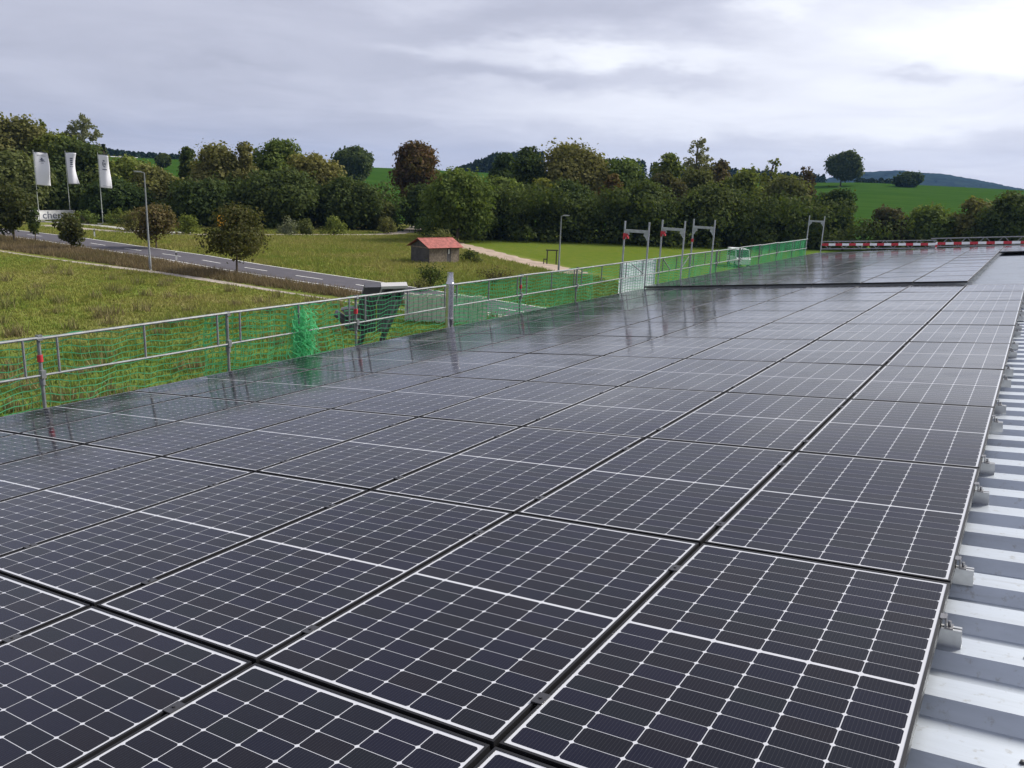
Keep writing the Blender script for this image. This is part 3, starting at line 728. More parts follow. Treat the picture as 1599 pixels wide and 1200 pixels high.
MB().b2((-.36, HW/2-.07, HR+.03), (hl+.36, HW/2+.07, HR+.09)).build('ridge', M_rr, hut)
for x in (.02, hl-.05): MB().b2((x, -.045, 0), (x+.07, -.031, HE)).build('corner_post_or_lit_edge', M_wood, hut)

# street lamps
def street_lamp(px, py, toppx, topy, label, arm):
    p = at_z(px, py); d = float(np.hypot(*(p-CAM)[:2])); top = at_d(toppx, topy, d)[2]
    e = empty('street_lamp', (p[0], p[1], 0), (0, 0, look_rot(p))); tag(e, label, 'street lamp', 'street lamps')
    MB().lathe([(.10, 0), (.10, 1.0), (.075, 1.05), (.045, top-.05)], n=12).build('pole', M_steel, e, smooth=True)
    MB().lathe([(.14, 0), (.14, .04), (.10, .06)], n=12).build('base_plate', M_conc, e)
    b = MB(); b.tube((0, 0, top-.06), (arm*.25, 0, top), .03, n=8); b.build('arm', M_steel, e)
    b = MB(); b.prism([(arm*.15, top-.03), (arm*.75, top+.02), (arm*.75, top+.06), (arm*.25, top+.07), (arm*.15, top+.03)], 'y', -.12, .12); b.build('lamp_head', M_alu, e)
    MB().b2((arm*.3, -.08, top-.035), (arm*.7, .08, top-.02)).build('lamp_glass', pmat('lamp_glass', (.7, .7, .66), .2), e)
street_lamp(235, 422.5, 224.5, 269, 'tall grey street lamp at the roadside, left of the apple tree', -1)
street_lamp(872, 426, 878, 337, 'grey street lamp near the farm track, left of the scaffold frames', 1)

# flags
def text_mesh(s, size, name, mat):
    cu = bpy.data.curves.new(name, 'FONT'); cu.body = s; cu.size = size; cu.extrude = .004; cu.align_x = 'CENTER'
    o = bpy.data.objects.new(name, cu); m = bpy.data.meshes.new_from_object(o); bpy.data.objects.remove(o); m.materials.clear(); m.materials.append(mat); return m
def flag(px, py, tpx, tpy, wpx, label, seed, style):
    p = at_z(px, py); d = float(np.hypot(*(p-CAM)[:2])); top = at_d(tpx, tpy, d)[2]; sc_ = d/F_PX/.985
    e = empty('flagpole', (p[0], p[1], 0), (0, 0, look_rot(p))); tag(e, f'slim white flagpole {label}', 'flagpole', 'flagpoles by the road')
    MB().lathe([(.06, 0), (.055, 2), (.035, top)], n=10).build('pole', M_pole, e, smooth=True)
    MB().lathe([(.06, top), (.07, top+.05), (.02, top+.12)], n=10).build('finial', M_steel, e)
    MB().b2((-.7, -.6, 0), (.7, .6, .18)).build('foundation', M_conc, e)
    MB().lathe([(.09, 1.6), (.13, 1.7), (.09, 1.8)], n=10).build('collar', M_steel, e)
    f = empty('banner_flag', (p[0], p[1], top-4.65), (0, 0, look_rot(p))); tag(f, f'white banner flag {label}', 'flag', 'white banner flags')
    w = wpx*sc_*.86; nx, nz = 14, 30; r = np.random.default_rng(seed); vs = []; fs = []; ph = r.uniform(0, 6, 4)
    H = 4.5
    def P(u, t):     # u across 0..1, t down 0..1
        x = .06+w*u*(1-(.26*math.sin(t*3.0+.2)*u if style == 2 else .05*math.sin(t*5+ph[0])))+(.14*t*u if style != 2 else .06*t)
        y = .28*math.sin(u*4.2+t*2.5+ph[1])*u+.1*math.sin(t*7+ph[2])*u
        return (x, y, H*(1-t)+.12*u*(0 if style == 2 else -1))
    for k in range(nz+1):
        for i in range(nx+1): vs.append(P(i/nx, k/nz))
    for k in range(nz):
        for i in range(nx): a = k*(nx+1)+i; fs.append((a, a+1, a+nx+2, a+nx+1))
    m = bpy.data.meshes.new('cloth'); m.from_pydata(vs, [], fs); m.materials.append(M_flag); m.polygons.foreach_set('use_smooth', [True]*len(fs))
    o = link('cloth', m, f); o.modifiers.new('thickness', 'SOLIDIFY').thickness = .01
    MB().b2((.0, -.03, H-.02), (w*1.0, .03, H+.04)).build('top_bar', M_steel, f)
    def patch(name, u0, u1, t0, t1, n=4):
        vs = []; fs = []
        for k in range(n+1):
            for i in range(n+1):
                q = P(u0+(u1-u0)*i/n, t0+(t1-t0)*k/n); vs.append((q[0], q[1]-.03, q[2]))
        for k in range(n):
            for i in range(n): a = k*(n+1)+i; fs.append((a, a+1, a+n+2, a+n+1))
        m = bpy.data.meshes.new(name); m.from_pydata(vs, [], fs); m.materials.append(M_mark); link(name, m, f)
    if style == 1:
        patch('print_line', .2, .82, .085, .095); patch('emblem', .46, .58, .15, .25); patch('emblem_wing', .38, .68, .20, .235); patch('print_line', .32, .75, .255, .27); patch('print_line', .42, .62, .31, .32)
    if style == 2:
        for q in range(4): patch('print_letter', .36, .66, .16+q*.062, .20+q*.062)
        patch('print_line', .3, .5, .43, .45); patch('print_line', .56, .7, .43, .45)
    if style == 3:
        patch('emblem', .42, .62, .15, .19); patch('emblem', .36, .47, .21, .32); patch('emblem', .56, .67, .23, .30); patch('emblem', .43, .60, .33, .36); patch('print_line', .3, .75, .42, .445); patch('print_line', .22, .95, .935, .942)
flag(62, 347, 53.5, 236, 18, 'leftmost of the three by the lettered sign', 1, 1)
flag(110.7, 345, 102.5, 237, 15, 'in the middle of the three, edge curled inward', 2, 2)
flag(161, 351, 153, 240, 14, 'rightmost of the three, standing on a pale slab', 3, 3)

# lettered sign wall
sp0 = at_z(48, 346.5); sp1 = at_z(117, 345)
sw = empty('sign_wall', (sp0[0], sp0[1], 0)); d = Vector((sp1[0]-sp0[0], sp1[1]-sp0[1], 0)); sw.rotation_euler = (0, 0, math.atan2(d.y, d.x)); sl = d.length
tag(sw, 'pale sign board with dark lettering behind the flagpoles', 'sign')
MB().b2((0, -.08, .25), (sl, .08, 1.45)).build('board', M_white, sw)
MB().b2((-.1, -.12, 1.45), (sl+.1, .12, 1.56)).build('cap', M_white, sw)
for x in (.3, sl/2, sl-.3): MB().b2((x-.08, .09, 0), (x+.08, .2, 1.45)).build('post', M_steel, sw)
tm = text_mesh('cher', 1.45, 'lettering', M_mark); o = link('lettering', tm, sw, (sl*.47, -.095, .42)); o.rotation_euler = (math.pi/2, 0, 0); o.scale = (1.15, 1, 1)
md = at_d(77, 340, 155.0); b = MB(); b.lathe([(6.5, 0), (5.6, 1.2), (4.2, 2.6), (2.2, 3.7), (.5, 4.1)], n=20)
o = b.build('dark_mound', M_slate, None, (md[0], md[1], 0)); tag(o, 'dark grey covered mound behind the lettered sign', 'mound')

# delineator posts
def delineator(px, py, label):
    p = at_z(px, py); e = empty('delineator_post', (p[0], p[1], 0), (0, 0, look_rot(p))); tag(e, label, 'delineator', 'white roadside delineator posts')
    MB().box((0, 0, .36), (.14, .11, .72)).build('shaft', M_white, e); MB().box((0, 0, .83), (.142, .112, .22)).build('black_band', M_black, e)
    b = MB(); b.prism([(-.07, .94), (.07, .94), (.07, 1.02), (-.07, 1.08)], 'y', -.055, .055); b.build('top', M_white, e)
    MB().box((0, -.06, .83), (.05, .01, .16)).build('reflector', M_alu, e)
delineator(148, 372, 'white delineator post beyond the road, below the rightmost flagpole')
delineator(276, 412, 'white delineator post on the near verge between lamp and apple tree')

# yellow board half hidden behind the apple tree
yp = at_d(354, 345, 84.0); e = empty('yellow_board', (yp[0], yp[1], 0), (0, 0, look_rot(yp))); tag(e, 'orange yellow board half hidden by the dark apple tree', 'sign')
ys_ = yp[2]
MB().b2((-.85, -.02, ys_-.55), (.85, .02, ys_+.55)).build('board', pmat('signal_yellow', (.75, .36, .02), .5, var=.1), e)
MB().b2((-.35, -.03, ys_+.05), (.05, -.021, ys_+.32)).build('white_patch', M_white, e)
for x in (-.6, .6): MB().tube((x, .05, 0), (x, .05, ys_+.5), .04, n=8).build('post', M_steel, e)

# white van behind the far net
vp = at_d(1154, 392, 94.0); van = empty('parked_van', (vp[0], vp[1], 0), (0, 0, look_rot(vp)-1.25)); van.scale = (.85, .85, .9); tag(van, 'white van parked in front of the hedge behind the net', 'van')
MW = pmat('van_paint', (.74, .75, .77), .3)
b = MB(); b.prism([(-2.0, .35), (2.3, .35), (2.35, 1.0), (1.75, 1.2), (1.3, 2.1), (-1.85, 2.15), (-2.0, 1.9)], 'y', -.9, .9); b.build('body', MW, van)
MG = pmat('van_glass', (.02, .023, .028), .1)
for lo, hi in (((.45, -.915, 1.25), (1.3, -.903, 1.9)), ((-.6, -.915, 1.25), (.3, -.903, 1.9)), ((-1.7, -.915, 1.25), (-.75, -.903, 1.9))): MB().b2(lo, hi).build('side_window', MG, van)
b = MB(); b.add([(1.77, -.8, 1.22), (1.77, .8, 1.22), (1.34, .8, 2.04), (1.34, -.8, 2.04)], [(0, 1, 2, 3)]); o = b.build('windscreen', MG, van); o.location = (.012, 0, .006)
for x in (-1.3, 1.5):
    for s in (-1, 1): MB().tube((x, s*.7, .34), (x, s*.92, .34), .34, n=16).build('wheel', M_black, van)
for s in (-1, 1): MB().box((2.33, s*.65, .85), (.06, .3, .16)).build('headlight', M_white, van)

# timber frame by the track
tp_ = at_z(861, 413); e = empty('timber_frame', (tp_[0], tp_[1], 0), (0, 0, look_rot(tp_)+.2)); tag(e, 'dark timber frame like a small goal beside the track', 'timber frame')
MT = pmat('old_timber', (.05, .045, .035), .9)
for x in (-.48, .48): MB().b2((x-.05, -.05, 0), (x+.05, .05, 1.35)).build('post', MT, e)
MB().b2((-.62, -.06, 1.352), (.62, .06, 1.47)).build('beam', MT, e)
MB().b2((-.85, -.05, .45), (-.532, .05, .55)).build('side_rail', MT, e); MB().b2((-.85, -.04, 0), (-.77, .04, .449)).build('side_post', MT, e)

# far white building on the ridge
fb = at_d(194, 250, 470.0); fz = float(ground_z(fb[0], fb[1])); e = empty('far_barn', (fb[0], fb[1], fz-1), (0, 0, look_rot(fb))); tag(e, 'long white barn on the far ridge, behind the flags', 'building')
h_ = at_d(194, 246.5, 470.0)[2]-fz+1
MB().b2((-6, -4, 0), (6, 4, h_-1.0)).build('wall', M_white, e); MB().prism([(-4.4, h_-1.0), (4.4, h_-1.0), (0, h_+.4)], 'x', -6.4, 6.4).build('roof', pmat('pale_roof', (.55, .55, .55), .6), e)

# ------------------------------------------------------------------ vegetation
def leaf_quads(C, Nn, size, r):
    """diamond leaf clumps at C with rough normals Nn"""
    n = len(C); N = Nn+r.normal(0, .55, (n, 3)); N /= np.linalg.norm(N, axis=1)[:, None]
    T = np.cross(N, r.normal(0, 1, (n, 3))); T /= np.linalg.norm(T, axis=1)[:, None]; B = np.cross(N, T)
    s = (size*r.uniform(.55, 1.25, n))[:, None]; a = r.uniform(.5, 1.0, n)[:, None]
    k = r.uniform(-.35, .35, n)[:, None]
    return np.stack([C-T*s*.5, C+B*s*.5*a+T*s*k*.5, C+T*s*.5+N*s*.12, C-B*s*.5*a+T*s*k*.5], 1).reshape(-1, 3)
def lobes_crown(r, H, Wd, kind):
    """returns lobe centres, radii (tree at origin, height H, crown width Wd)"""
    Ls = []
    if kind in ('round', 'broad', 'apple'):
        z0 = {'round': .22, 'broad': .07, 'apple': .10}[kind]*H; z0 = max(z0, H-2.0*Wd); zc = (H+z0)/2; hz = (H-z0)/2; n = {'round': 30, 'broad': 34, 'apple': 34}[kind]
        for _ in range(n):
            d = r.normal(0, 1, 3); d /= np.linalg.norm(d); q = r.uniform(.35, .82)
            c = np.array([d[0]*Wd/2*q, d[1]*Wd/2*q*.9, zc+d[2]*hz*q]); Ls.append((c, r.uniform(.15, .27)*Wd*(1.0 if kind != 'apple' else .9)))
        Ls.append((np.array([0, 0, zc]), .34*Wd)); [Ls.append((np.array([r.normal(0, .09)*Wd, r.normal(0, .09)*Wd, zc+hz*r.uniform(.6, .78)]), r.uniform(.14, .2)*Wd)) for _ in range(4)]
    elif kind == 'tall':
        for i in range(24):
            t = r.uniform(.12, .96); w = Wd/2*math.sin(min(t*1.15+.12, 1)*math.pi)**.6*(1-.35*t); a = r.uniform(0, 6.28); q = r.uniform(.2, .75)
            Ls.append((np.array([math.cos(a)*w*q, math.sin(a)*w*q, t*H]), r.uniform(.16, .27)*Wd))
        Ls.append((np.array([0, 0, H*.93]), .11*Wd))
    elif kind == 'airy':
        z0 = max(.18*H, H-2.4*Wd); ph = r.uniform(0, 6, 3)
        while len(Ls) < 340:
            q = r.uniform(-1, 1, 3); t = q[2]
            if q[0]**2+q[1]**2 > (1-t*t)*(1.0 if t < 0 else (1-.35*t)**2): continue
            if math.sin(q[0]*6+ph[0])*math.sin(q[1]*6+ph[1])+.6*math.sin(t*11+ph[2]) < -.7: continue
            Ls.append((np.array([q[0]*Wd/2, q[1]*Wd/2, z0+(t+1)/2*(H-z0)]), r.uniform(.035, .075)*Wd))
    elif kind == 'spruce':
        for i in range(30):
            t = r.uniform(.08, 1.0); w = Wd/2*(1.02-t); a = r.uniform(0, 6.28)
            Ls.append((np.array([math.cos(a)*w*.6, math.sin(a)*w*.6, t*H]), max(.06*Wd, w*.55)))
    elif kind == 'bush':
        for i in range(16):
            a = r.uniform(0, 6.28); q = r.uniform(0, .72); c = np.array([math.cos(a)*Wd/2*q, math.sin(a)*Wd/2*q, r.uniform(.12, .78)*H*(1-.45*q)]); Ls.append((c, r.uniform(.2, .3)*min(Wd, H*1.1)))
    return Ls
def crown_points(r, Ls, per_m2, zmin=.2):
    C = []; N = []; T = []
    for c, rad in Ls:
        n = max(9, int(per_m2*4*math.pi*rad*rad)); d = r.normal(0, 1, (n, 3)); d /= np.linalg.norm(d, axis=1)[:, None]
        q = rad*(r.uniform(.25, 1.0, n)**.45)*(1+.14*r.normal(0, 1, n)+.35*(r.uniform(0, 1, n) < .10)*r.uniform(0, 1, n)); p = c+d*q[:, None]*np.array([1, 1, .86])
        dens = np.sin(p[:, 0]*2.1+c[1])*np.sin(p[:, 1]*2.3+c[0])*np.sin(p[:, 2]*2.2+rad*9)
        ok = (p[:, 2] > zmin) & (dens > -.42+.0*q); C.append(p[ok]); N.append(d[ok]*.8+np.array([0, 0, .35])); T.append(np.clip(r.uniform(.1, .9)+r.normal(0, .12, ok.sum()), 0, 1))
    return np.concatenate(C), np.concatenate(N), np.concatenate(T)
def trunk_mesh(r, H, Wd, kind, Ls):
    b = MB(); tr = max(.07, H*.020)*(1.25 if kind in ('broad', 'round') else 1); zt = H*(.62 if kind not in ('airy', 'spruce') else .95)
    pts = [Vector((r.normal(0, .02)*H*t, r.normal(0, .02)*H*t, zt*t)) for t in (0, .25, .5, .75, 1)]; pts[0] = Vector((0, 0, -.1))
    for k in range(4): b.tube(pts[k], pts[k+1], tr*(1-.2*k), tr*(1-.2*(k+1)), n=7, cap=False)
    for c, rad in Ls[:14]:
        t = min(.95, max(.18, (c[2]-.25*np.hypot(c[0], c[1]))/zt*.8)); i = min(3, int(t*4)); base = pts[i].lerp(pts[i+1], t*4-i)
        mid = base.lerp(Vector(c), .5)+Vector((0, 0, .05*H)); b.tube(base, mid, tr*.42, tr*.28, n=5, cap=False); b.tube(mid, Vector(c), tr*.28, tr*.10, n=5, cap=False)
    return b
NLEAF = 0
def tree(name, label, px, top, wpx, D, kind, mat, cat='tree', group=None, seed=None, base=None, leaf=.36, dens=10.0, squash=1.0):
    global NLEAF
    seed = abs(hash((px, top, wpx))) % 100000 if seed is None else seed; r = np.random.default_rng(seed)
    if base is not None: p = at_z(px, base); D = float(np.hypot(*(p-CAM)[:2]))
    p = at_d(px, top, D); gz = float(ground_z(p[0], p[1])); H = p[2]-gz; d3 = np.linalg.norm(p-CAM)
    cdp = float(-np.dot(AX[2], p-CAM)); Wd = wpx*cdp/F_PX
    if kind in ('broad', 'round', 'tall', 'airy') and 100 < D < 250: Wd *= 1.16; H *= 1.05 if kind == 'broad' else 1.02
    if kind == 'bush': H *= 1.15; Wd *= 1.12
    Ls = lobes_crown(r, H, Wd*(.92 if kind == 'apple' else 1), kind); C, N, T = crown_points(r, Ls, dens)
    if kind == 'airy': N = N*.3
    lf = leaf*max(.55, min(2.2, D/120)) if D > 60 else leaf*.6
    e = empty(name, (p[0], p[1], gz), (0, 0, r.uniform(0, 6.28))); tag(e, label, cat, group)
    m = fast_mesh('crown', leaf_quads(C, N, lf, r), 4, LEAF[mat], T); NLEAF += len(C); link('crown', m, e)
    if kind != 'bush': trunk_mesh(r, H, Wd, kind, Ls).build('trunk', M_bark, e, smooth=True)
    else:
        b = MB()
        for _ in range(6):
            a = r.uniform(0, 6.28); b.tube((0, 0, -.05), (math.cos(a)*Wd*.25, math.sin(a)*Wd*.25, H*.6), .03+.008*H, .01, n=5)
        b.build('stems', M_bark, e)
    return e
GB = 'trees of the wood edge'
# (name, label, px, top_y, width_px, distance, kind, leaf)
TREES = [
 ('oak_tree', 'broad grey green tree at the left photo edge behind the flags', 22, 187, 105, 165, 'round', 'olive'),
 ('birch_tree', 'slender yellow green tree above the leftmost flag', 62, 188, 34, 168, 'airy', 'yellow'),
 ('poplar_tree', 'airy grey green tree rising between the middle and right flags', 128, 181, 62, 172, 'airy', 'pale'),
 ('maple_tree', 'yellow green tree behind the two left flags', 88, 208, 74, 160, 'round', 'yellow'),
 ('alder_tree', 'dark tree directly behind the middle flag', 122, 222, 92, 152, 'broad', 'dark'),
 ('spruce_tree', 'dark pointed conifer right above the rightmost flag', 161, 221, 36, 165, 'spruce', 'conifer'),
 ('ash_tree', 'dark green tree just right of the rightmost flag', 192, 251, 78, 150, 'broad', 'green'),
 ('willow_tree', 'olive low tree behind the tall street lamp', 240, 264, 72, 146, 'broad', 'olive'),
 ('elder_tree', 'dark tree below the leftmost flag', 66, 262, 112, 148, 'broad', 'dark'),
 ('hazel_tree', 'olive bushy tree at the left edge above the dark roadside tree', 14, 248, 100, 142, 'broad', 'olive'),
 ('hornbeam_tree', 'dark green tree at the foot of the wood behind the right flag', 178, 290, 84, 140, 'broad', 'dark'),
 ('spruce_tree', 'dark narrow conifer on the left side of the middle copse', 292, 234, 44, 150, 'tall', 'dark'),
 ('willow_tree', 'wide olive willow behind the dark apple tree', 346, 235, 90, 140, 'broad', 'olive'),
 ('poplar_tree', 'narrow yellow olive tree between the willow and the light green tree', 382, 227, 46, 138, 'tall', 'olive'),
 ('lime_tree', 'light green tree, tallest of the middle copse', 430, 219, 82, 145, 'round', 'green'),
 ('willow_tree', 'olive green tree right of the light green tallest tree', 488, 246, 84, 138, 'broad', 'olive'),
 ('maple_tree', 'round dark tree standing by itself on the slope', 552, 235, 62, 300, 'round', 'dark'),
 ('alder_tree', 'dark tree below the round tree on the slope', 540, 288, 92, 133, 'broad', 'dark'),
 ('hazel_tree', 'low olive bushy tree where the gravel path bends', 584, 312, 56, 136, 'broad', 'olive'),
 ('alder_tree', 'dark tree at the foot of the light green tallest tree', 436, 280, 110, 131, 'broad', 'dark'),
 ('elder_tree', 'dark low tree at the foot of the wide olive willow', 322, 292, 88, 131, 'broad', 'dark'),
 ('chestnut_tree', 'big reddish brown tree left of the wooden hut behind', 650, 223, 76, 150, 'round', 'russet'),
 ('beech_tree', 'large dark green tree just behind the red roofed hut', 716, 262, 92, 112, 'broad', 'green'),
 ('elder_tree', 'dark low tree at the foot of the reddish brown tree', 668, 296, 80, 135, 'broad', 'dark'),
 ('oak_tree', 'tall dark tree, left one of the high pair at mid photo', 790, 239, 46, 165, 'round', 'dark'),
 ('oak_tree', 'tall dark tree, right one of the high pair at mid photo', 826, 225, 52, 150, 'round', 'dark'),
 ('lime_tree', 'wide olive crowned tree above the second street lamp', 897, 229, 108, 152, 'round', 'olive'),
 ('maple_tree', 'small bright yellow green tree left of the second street lamp', 850, 279, 50, 128, 'round', 'yellow'),
 ('hawthorn_tree', 'small orange tinged tree above the left scaffold frame', 958, 274, 40, 135, 'round', 'orange'),
 ('hornbeam_tree', 'dark green tree between the wide olive tree and the airy pale tree', 975, 252, 80, 150, 'round', 'green'),
 ('ash_tree', 'dark tree standing just left of the pale airy tree', 1044, 231, 48, 150, 'round', 'green'),
 ('birch_tree', 'pale airy birch, the highest tree right of centre', 1093, 214, 50, 155, 'airy', 'pale'),
 ('hawthorn_tree', 'reddish brown rounded tree below the pale airy birch', 1042, 272, 56, 135, 'round', 'brown'),
 ('oak_tree', 'brownish tree right of the pale airy birch', 1130, 250, 46, 150, 'round', 'brown'),
 ('lime_tree', 'green tree at the foot of the pale airy birch', 1095, 268, 70, 140, 'broad', 'olive'),
 ('birch_tree', 'slim yellow green tree left of the small red leaved tree', 1210, 248, 38, 160, 'airy', 'yellow'),
 ('cherry_tree', 'small red leaved tree on the skyline of the right field', 1260, 258, 34, 170, 'airy', 'russet'),
 ('maple_tree', 'round dark tree alone on the crest of the right field', 1319, 239, 55, 390, 'round', 'dark'),
 ('bush_tree', 'low dark round bush on the crest of the far right field', 1418, 273, 38, 400, 'broad', 'dark'),
 ('alder_tree', 'dark tree in front of the round tree on the crest', 1310, 296, 66, 142, 'broad', 'dark'),
 ('hazel_tree', 'brownish bushy tree below the right field', 1394, 324, 50, 140, 'broad', 'brown'),
 ('hornbeam_tree', 'dark tree under the bright green right field', 1462, 326, 74, 142, 'broad', 'green'),
 ('hazel_tree', 'olive green tree left of the dark tree at the right photo edge', 1520, 312, 60, 142, 'broad', 'olive'),
 ('ash_tree', 'green tree above the head of the tall street lamp', 214, 254, 62, 165, 'broad', 'green'),
 ('maple_tree', 'small dark tree on the far slope right of the lamp head', 254, 241, 24, 320, 'round', 'dark'),
 ('alder_tree', 'dark tree at the right photo edge', 1575, 306, 80, 138, 'broad', 'dark'),
 ('hornbeam_tree', 'green tree on the skyline left of the small red leaved tree', 1165, 268, 66, 145, 'broad', 'green'),
 ('hazel_tree', 'olive low tree left of the corner scaffold frame', 1230, 284, 84, 138, 'broad', 'olive'),
 ('alder_tree', 'dark lower tree behind the second street lamp', 890, 288, 84, 126, 'broad', 'dark'),
 ('elder_tree', 'dark lower tree behind the left tall scaffold frame', 1000, 296, 96, 126, 'broad', 'dark'),
 ('hazel_tree', 'dark lower tree behind the right tall scaffold frame', 1110, 298, 90, 128, 'broad', 'dark'),
 ('alder_tree', 'dark lower tree between the large hut tree and the bright yellow green tree', 790, 284, 80, 124, 'broad', 'green'),
]
for nm, lb, px, top, w, D, kind, mat in TREES:
    tree(nm, lb, px, top, w, D, kind, mat, group=GB, seed=px*7+top, dens=9.0, leaf=.46 if kind != 'airy' else .34)
GR = 'small fruit trees along the road'
tree('apple_tree', 'dark green roadside tree at the left photo edge', 14, 289, 84, 0, 'apple', 'apple', group=GR, base=379, leaf=.40, dens=13)
tree('apple_tree', 'small dark roadside tree right beside the leftmost roadside tree', 50, 320, 26, 0, 'apple', 'dark', group=GR, base=381, leaf=.40, dens=13)
tree('apple_tree', 'small brownish roadside tree below the middle flag', 107, 332, 54, 0, 'apple', 'apple', group=GR, base=391, leaf=.40, dens=13)
tree('apple_tree', 'brownish tree behind the tall street lamp', 240, 318, 74, 0, 'apple', 'brown', group=GR, base=388, leaf=.40, dens=13)
tree('apple_tree', 'dark round apple tree in front of the road', 366, 324, 122, 0, 'apple', 'apple', group=GR, base=428, leaf=.40, dens=13, seed=77)
GS = 'shrubs in the meadow'
for lb, px, top, w, base, mat in (
  ('round dark bush at the right side of the wooden hut', 736, 386, 30, 409, 'dark'),
  ('dark bush in front of the wooden hut, left of the pipe', 672, 408, 62, 452, 'dark'),
  ('small bush below the hut gable beside the dark hopper', 655, 432, 36, 456, 'olive'),
  ('brownish shrub right of the steel pipe top', 772, 412, 58, 444, 'brown'),
  ('pale twiggy shrub left of the wood edge path', 452, 334, 34, 368, 'pale'),
  ('pale green shrub right of the twiggy shrub', 478, 338, 30, 368, 'olive'),
  ('green shrub at the wood edge above the path', 522, 338, 42, 368, 'green'),
  ('yellowish shrub right of the brownish tree behind the lamp', 292, 334, 44, 366, 'yellow'),
  ('low green hedge bush behind the rightmost flagpole', 190, 326, 70, 352, 'green'),
  ('low green bush between the sign and the rightmost flagpole', 135, 328, 46, 350, 'green'),
  ('small dark bush left of the dark apple tree', 205, 330, 40, 362, 'olive'),
  ('olive bush left of the gravel path bend', 606, 336, 40, 365, 'olive'),
  ('pale bush behind the hut roof', 690, 356, 56, 385, 'olive'),
  ('dark shrub left of the farm track end', 745, 398, 22, 412, 'olive')):
    tree('shrub', lb, px, top, w, 0, 'bush', mat, cat='shrub', group=GS, base=base, leaf=.26, dens=15)

# dense undergrowth along the wood edge, one mass
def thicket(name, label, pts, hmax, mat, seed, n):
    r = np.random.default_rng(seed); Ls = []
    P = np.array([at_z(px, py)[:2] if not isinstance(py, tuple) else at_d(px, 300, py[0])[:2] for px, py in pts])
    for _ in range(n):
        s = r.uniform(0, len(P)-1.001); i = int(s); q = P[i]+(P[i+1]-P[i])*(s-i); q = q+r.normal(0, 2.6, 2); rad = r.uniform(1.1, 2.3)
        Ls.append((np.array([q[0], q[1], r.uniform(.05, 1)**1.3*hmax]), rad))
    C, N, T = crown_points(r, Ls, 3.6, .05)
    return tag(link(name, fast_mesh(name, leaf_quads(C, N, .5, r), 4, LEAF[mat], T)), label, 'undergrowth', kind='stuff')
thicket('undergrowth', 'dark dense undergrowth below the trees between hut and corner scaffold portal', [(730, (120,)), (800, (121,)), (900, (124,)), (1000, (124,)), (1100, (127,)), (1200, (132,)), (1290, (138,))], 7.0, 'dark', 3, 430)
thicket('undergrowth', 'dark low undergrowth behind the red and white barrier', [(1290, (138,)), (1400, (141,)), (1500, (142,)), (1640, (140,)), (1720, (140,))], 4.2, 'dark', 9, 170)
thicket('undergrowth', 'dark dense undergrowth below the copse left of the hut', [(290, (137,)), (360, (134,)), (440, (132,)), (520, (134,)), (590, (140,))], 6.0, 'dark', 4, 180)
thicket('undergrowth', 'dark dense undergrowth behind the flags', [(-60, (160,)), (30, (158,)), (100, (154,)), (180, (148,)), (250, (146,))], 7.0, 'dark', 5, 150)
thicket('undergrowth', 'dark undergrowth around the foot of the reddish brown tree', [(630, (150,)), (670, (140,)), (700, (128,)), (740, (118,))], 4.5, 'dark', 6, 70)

# far woods on the ridge
def far_wood(label, segs, seed):
    r = np.random.default_rng(seed); V = []; T = []
    for px0, px1, t0, t1, D, dn in segs:
        for _ in range(dn):
            s = r.uniform(); px = px0+(px1-px0)*s; top = t0+(t1-t0)*s+abs(r.normal(0, 3.0)); d = D*r.uniform(1.0, 1.10)
            p = at_d(px, top, d); gz = float(ground_z(p[0], p[1])); H = max(4, p[2]-gz); w = r.uniform(2.2, 4.0)
            n = 90; t = r.uniform(.05, 1, n)**.8; a = r.uniform(0, 6.28, n); q = w*(1.06-t)**.7*r.uniform(.3, 1, n)
            C = np.stack([p[0]+np.cos(a)*q, p[1]+np.sin(a)*q, gz+t*H], 1); N = np.stack([np.cos(a), np.sin(a), np.full(n, .5)], 1)
            V.append(leaf_quads(C, N, 1.7, r)); T.append(np.full(n, r.uniform()))
    tag(link('far_wood', fast_mesh('far_wood', np.concatenate(V), 4, LEAF['conifer'], np.concatenate(T))), label, 'wood', kind='stuff')
far_wood('dark far wood on the left skyline', [(165, 215, 232, 238, 560, 60), (215, 300, 237, 243, 580, 90), (90, 165, 218, 230, 540, 50)], 1)
far_wood('dark conifer wood on the skyline left of the high pair of trees', [(715, 770, 262, 240, 540, 60), (770, 850, 238, 236, 540, 80)], 2)
far_wood('dark far wood on the skyline right of centre', [(930, 1010, 247, 250, 580, 70), (1010, 1140, 252, 260, 600, 90), (1140, 1290, 262, 272, 620, 110), (1340, 1405, 280, 284, 520, 40)], 3)

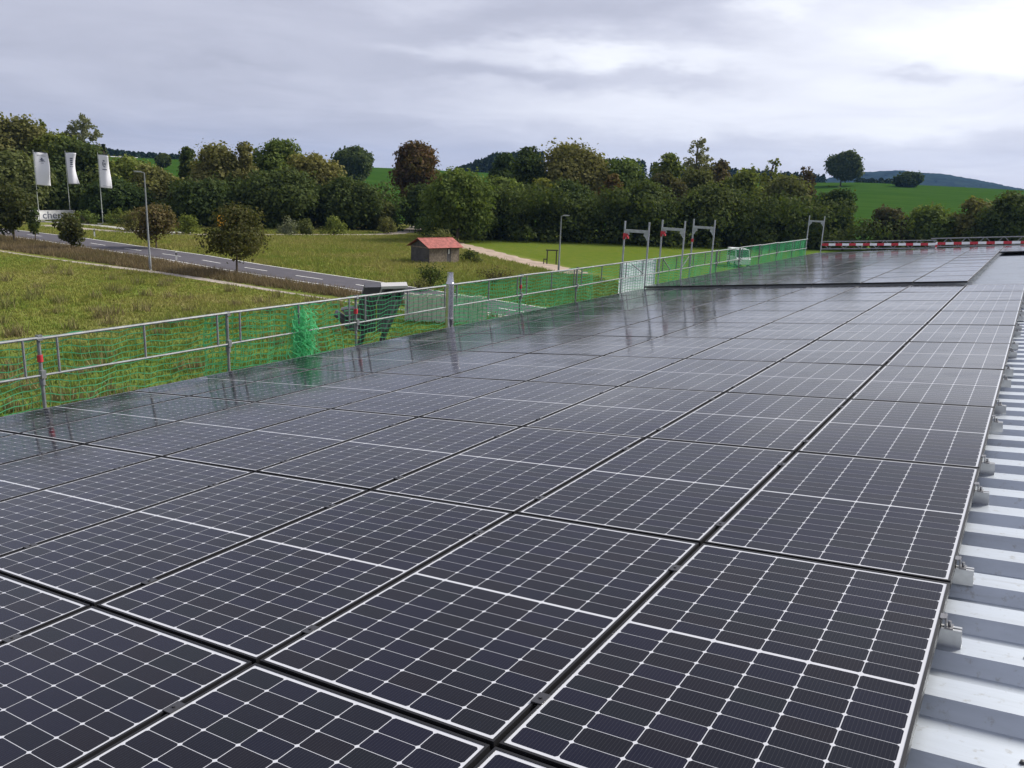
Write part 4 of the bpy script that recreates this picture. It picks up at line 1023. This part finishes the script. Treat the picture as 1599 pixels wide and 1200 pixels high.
# distant wooded hill
def far_hill():
    r = np.random.default_rng(5); pxs = np.linspace(1150, 1760, 130); D0 = 2600; vs = []; rows = 26
    tops = np.interp(pxs, [1150, 1270, 1340, 1400, 1470, 1540, 1599, 1680, 1760], [300, 284, 271, 267.5, 273, 285, 297, 312, 324])
    for k in range(rows):
        s = k/(rows-1)
        for px, tp in zip(pxs, tops):
            D = D0-900*(1-s); q = at_d(px, tp, D0); z = -15+(q[2]+15)*math.sin(s*math.pi/2); p = at_d(px, tp, D)
            vs.append((p[0]+r.normal(0, 3), p[1]+r.normal(0, 3), z+r.normal(0, .9)))
    n = len(pxs)
    for px, tp in zip(pxs, tops):
        p = at_d(px, tp, D0+800); vs.append((p[0], p[1], -15))
    fs = [(k*n+i, k*n+i+1, (k+1)*n+i+1, (k+1)*n+i) for k in range(rows) for i in range(n-1)]
    m = bpy.data.meshes.new('wooded_hill'); m.from_pydata(vs, [], fs); m.polygons.foreach_set('use_smooth', [True]*len(fs)); m.materials.append(pmat('forest_canopy', (.016, .026, .020), 1.0, spec=0.0, var=.4, vscale=.02))
    tag(link('wooded_hill', m), kind='structure')
far_hill()

# grass
def grass(name, label, xy, h, w, mat, seed, blades=4):
    r = np.random.default_rng(seed); n = len(xy)
    B = np.repeat(xy, blades, 0)+r.normal(0, .09, (n*blades, 2)); m = len(B); hh = np.repeat(h, blades)*r.uniform(.5, 1.2, m); a = r.uniform(0, 6.28, m)
    ln = r.uniform(.1, .7, m)*hh; la = r.uniform(0, 6.28, m); ww = w*r.uniform(.6, 1.3, m)
    z = np.zeros(m)
    V = np.stack([np.stack([B[:, 0]-np.cos(a)*ww, B[:, 1]-np.sin(a)*ww, z], 1), np.stack([B[:, 0]+np.cos(a)*ww, B[:, 1]+np.sin(a)*ww, z], 1),
                  np.stack([B[:, 0]+np.cos(la)*ln, B[:, 1]+np.sin(la)*ln, hh], 1)], 1).reshape(-1, 3)
    tag(link(name, fast_mesh(name, V, 3, mat)), label, 'grass', kind='stuff')
def scatter(r, n, x0, x1, y0, y1): return np.stack([r.uniform(x0, x1, n), r.uniform(y0, y1, n)], 1)
r = np.random.default_rng(21)
P = scatter(r, 70000, -95, -10, 2, 36.0); P = P[(P[:, 1] > -.2*P[:, 0]-2.5-.02*(P[:, 0]+30)**2*0)]
cl = np.sin(P[:, 0]*.21+1)*np.sin(P[:, 1]*.33+2)+.7*np.sin(P[:, 0]*.57+P[:, 1]*.41)
grass('meadow_grass', 'olive meadow grass between the scaffold and the footpath', P, .12+.08*np.clip(cl, 0, 2)+.05*r.uniform(size=len(P)), .030, G_meadow, 1)
P = scatter(r, 26000, -125, -24, 37.3, 46); ry = np.interp(P[:, 0], RX, RFAR)-np.interp(P[:, 0], RX, RW)*6.1/5.4; P = P[P[:, 1] < ry-.1]
grass('verge_grass', 'brown dry grass on the verge between road and footpath', P, .30+.25*r.uniform(size=len(P)), .028, G_verge, 2)
P = scatter(r, 60000, -115, -20, 44, 92); ry = np.interp(P[:, 0], RX, RFAR); P = P[(P[:, 1] > ry+.15) & (P[:, 1] < ry+46) & (P[:, 0] < -22)]
hs = np.array([c0[0], c0[1]]); P = P[np.hypot(P[:, 0]-hs[0], P[:, 1]-hs[1]) > .5]
keep = P[:, 1]+.69*P[:, 0] < 41; P = P[keep]
for Q in PATHS: P = P[np.min(np.hypot(P[:, None, 0]-Q[None, :, 0], P[:, None, 1]-Q[None, :, 1]), 1) > 1.7]
grass('meadow_grass', 'olive meadow grass around the wooden hut beyond the road', P, .22+.12*r.uniform(size=len(P)), .045, G_meadow, 3)
# taller weeds in the near meadow
P = scatter(r, 260, -80, -16, 4, 35); P = P[P[:, 1] > -.22*P[:, 0]]; Q = np.repeat(P, 14, 0)+r.normal(0, .22, (len(P)*14, 2))
grass('tall_weeds', 'scattered taller weeds in the near meadow', Q, .35+.45*np.repeat(r.uniform(size=len(P)), 14), .032, G_weed, 5, 3)

# ------------------------------------------------------------------ haze
hz = MB().b2((-3600, -300, -40), (1500, 3700, 190)).mesh('haze', M_white); hz.materials.clear()
hm = bpy.data.materials.new('haze'); hm.use_nodes = True; hm.node_tree.nodes.clear(); t = NT(hm.node_tree)
o_ = t.node('ShaderNodeOutputMaterial'); pv = t.node('ShaderNodeVolumePrincipled'); pv.inputs['Color'].default_value = (.26, .50, 1, 1)
pv.inputs['Density'].default_value = .00007; pv.inputs['Anisotropy'].default_value = .2; t.l.new(pv.outputs[0], o_.inputs['Volume'])
hz.materials.append(hm); tag(link('haze', hz), kind='stuff')
print('LEAVES', NLEAF, 'single-cell panels', n_single)
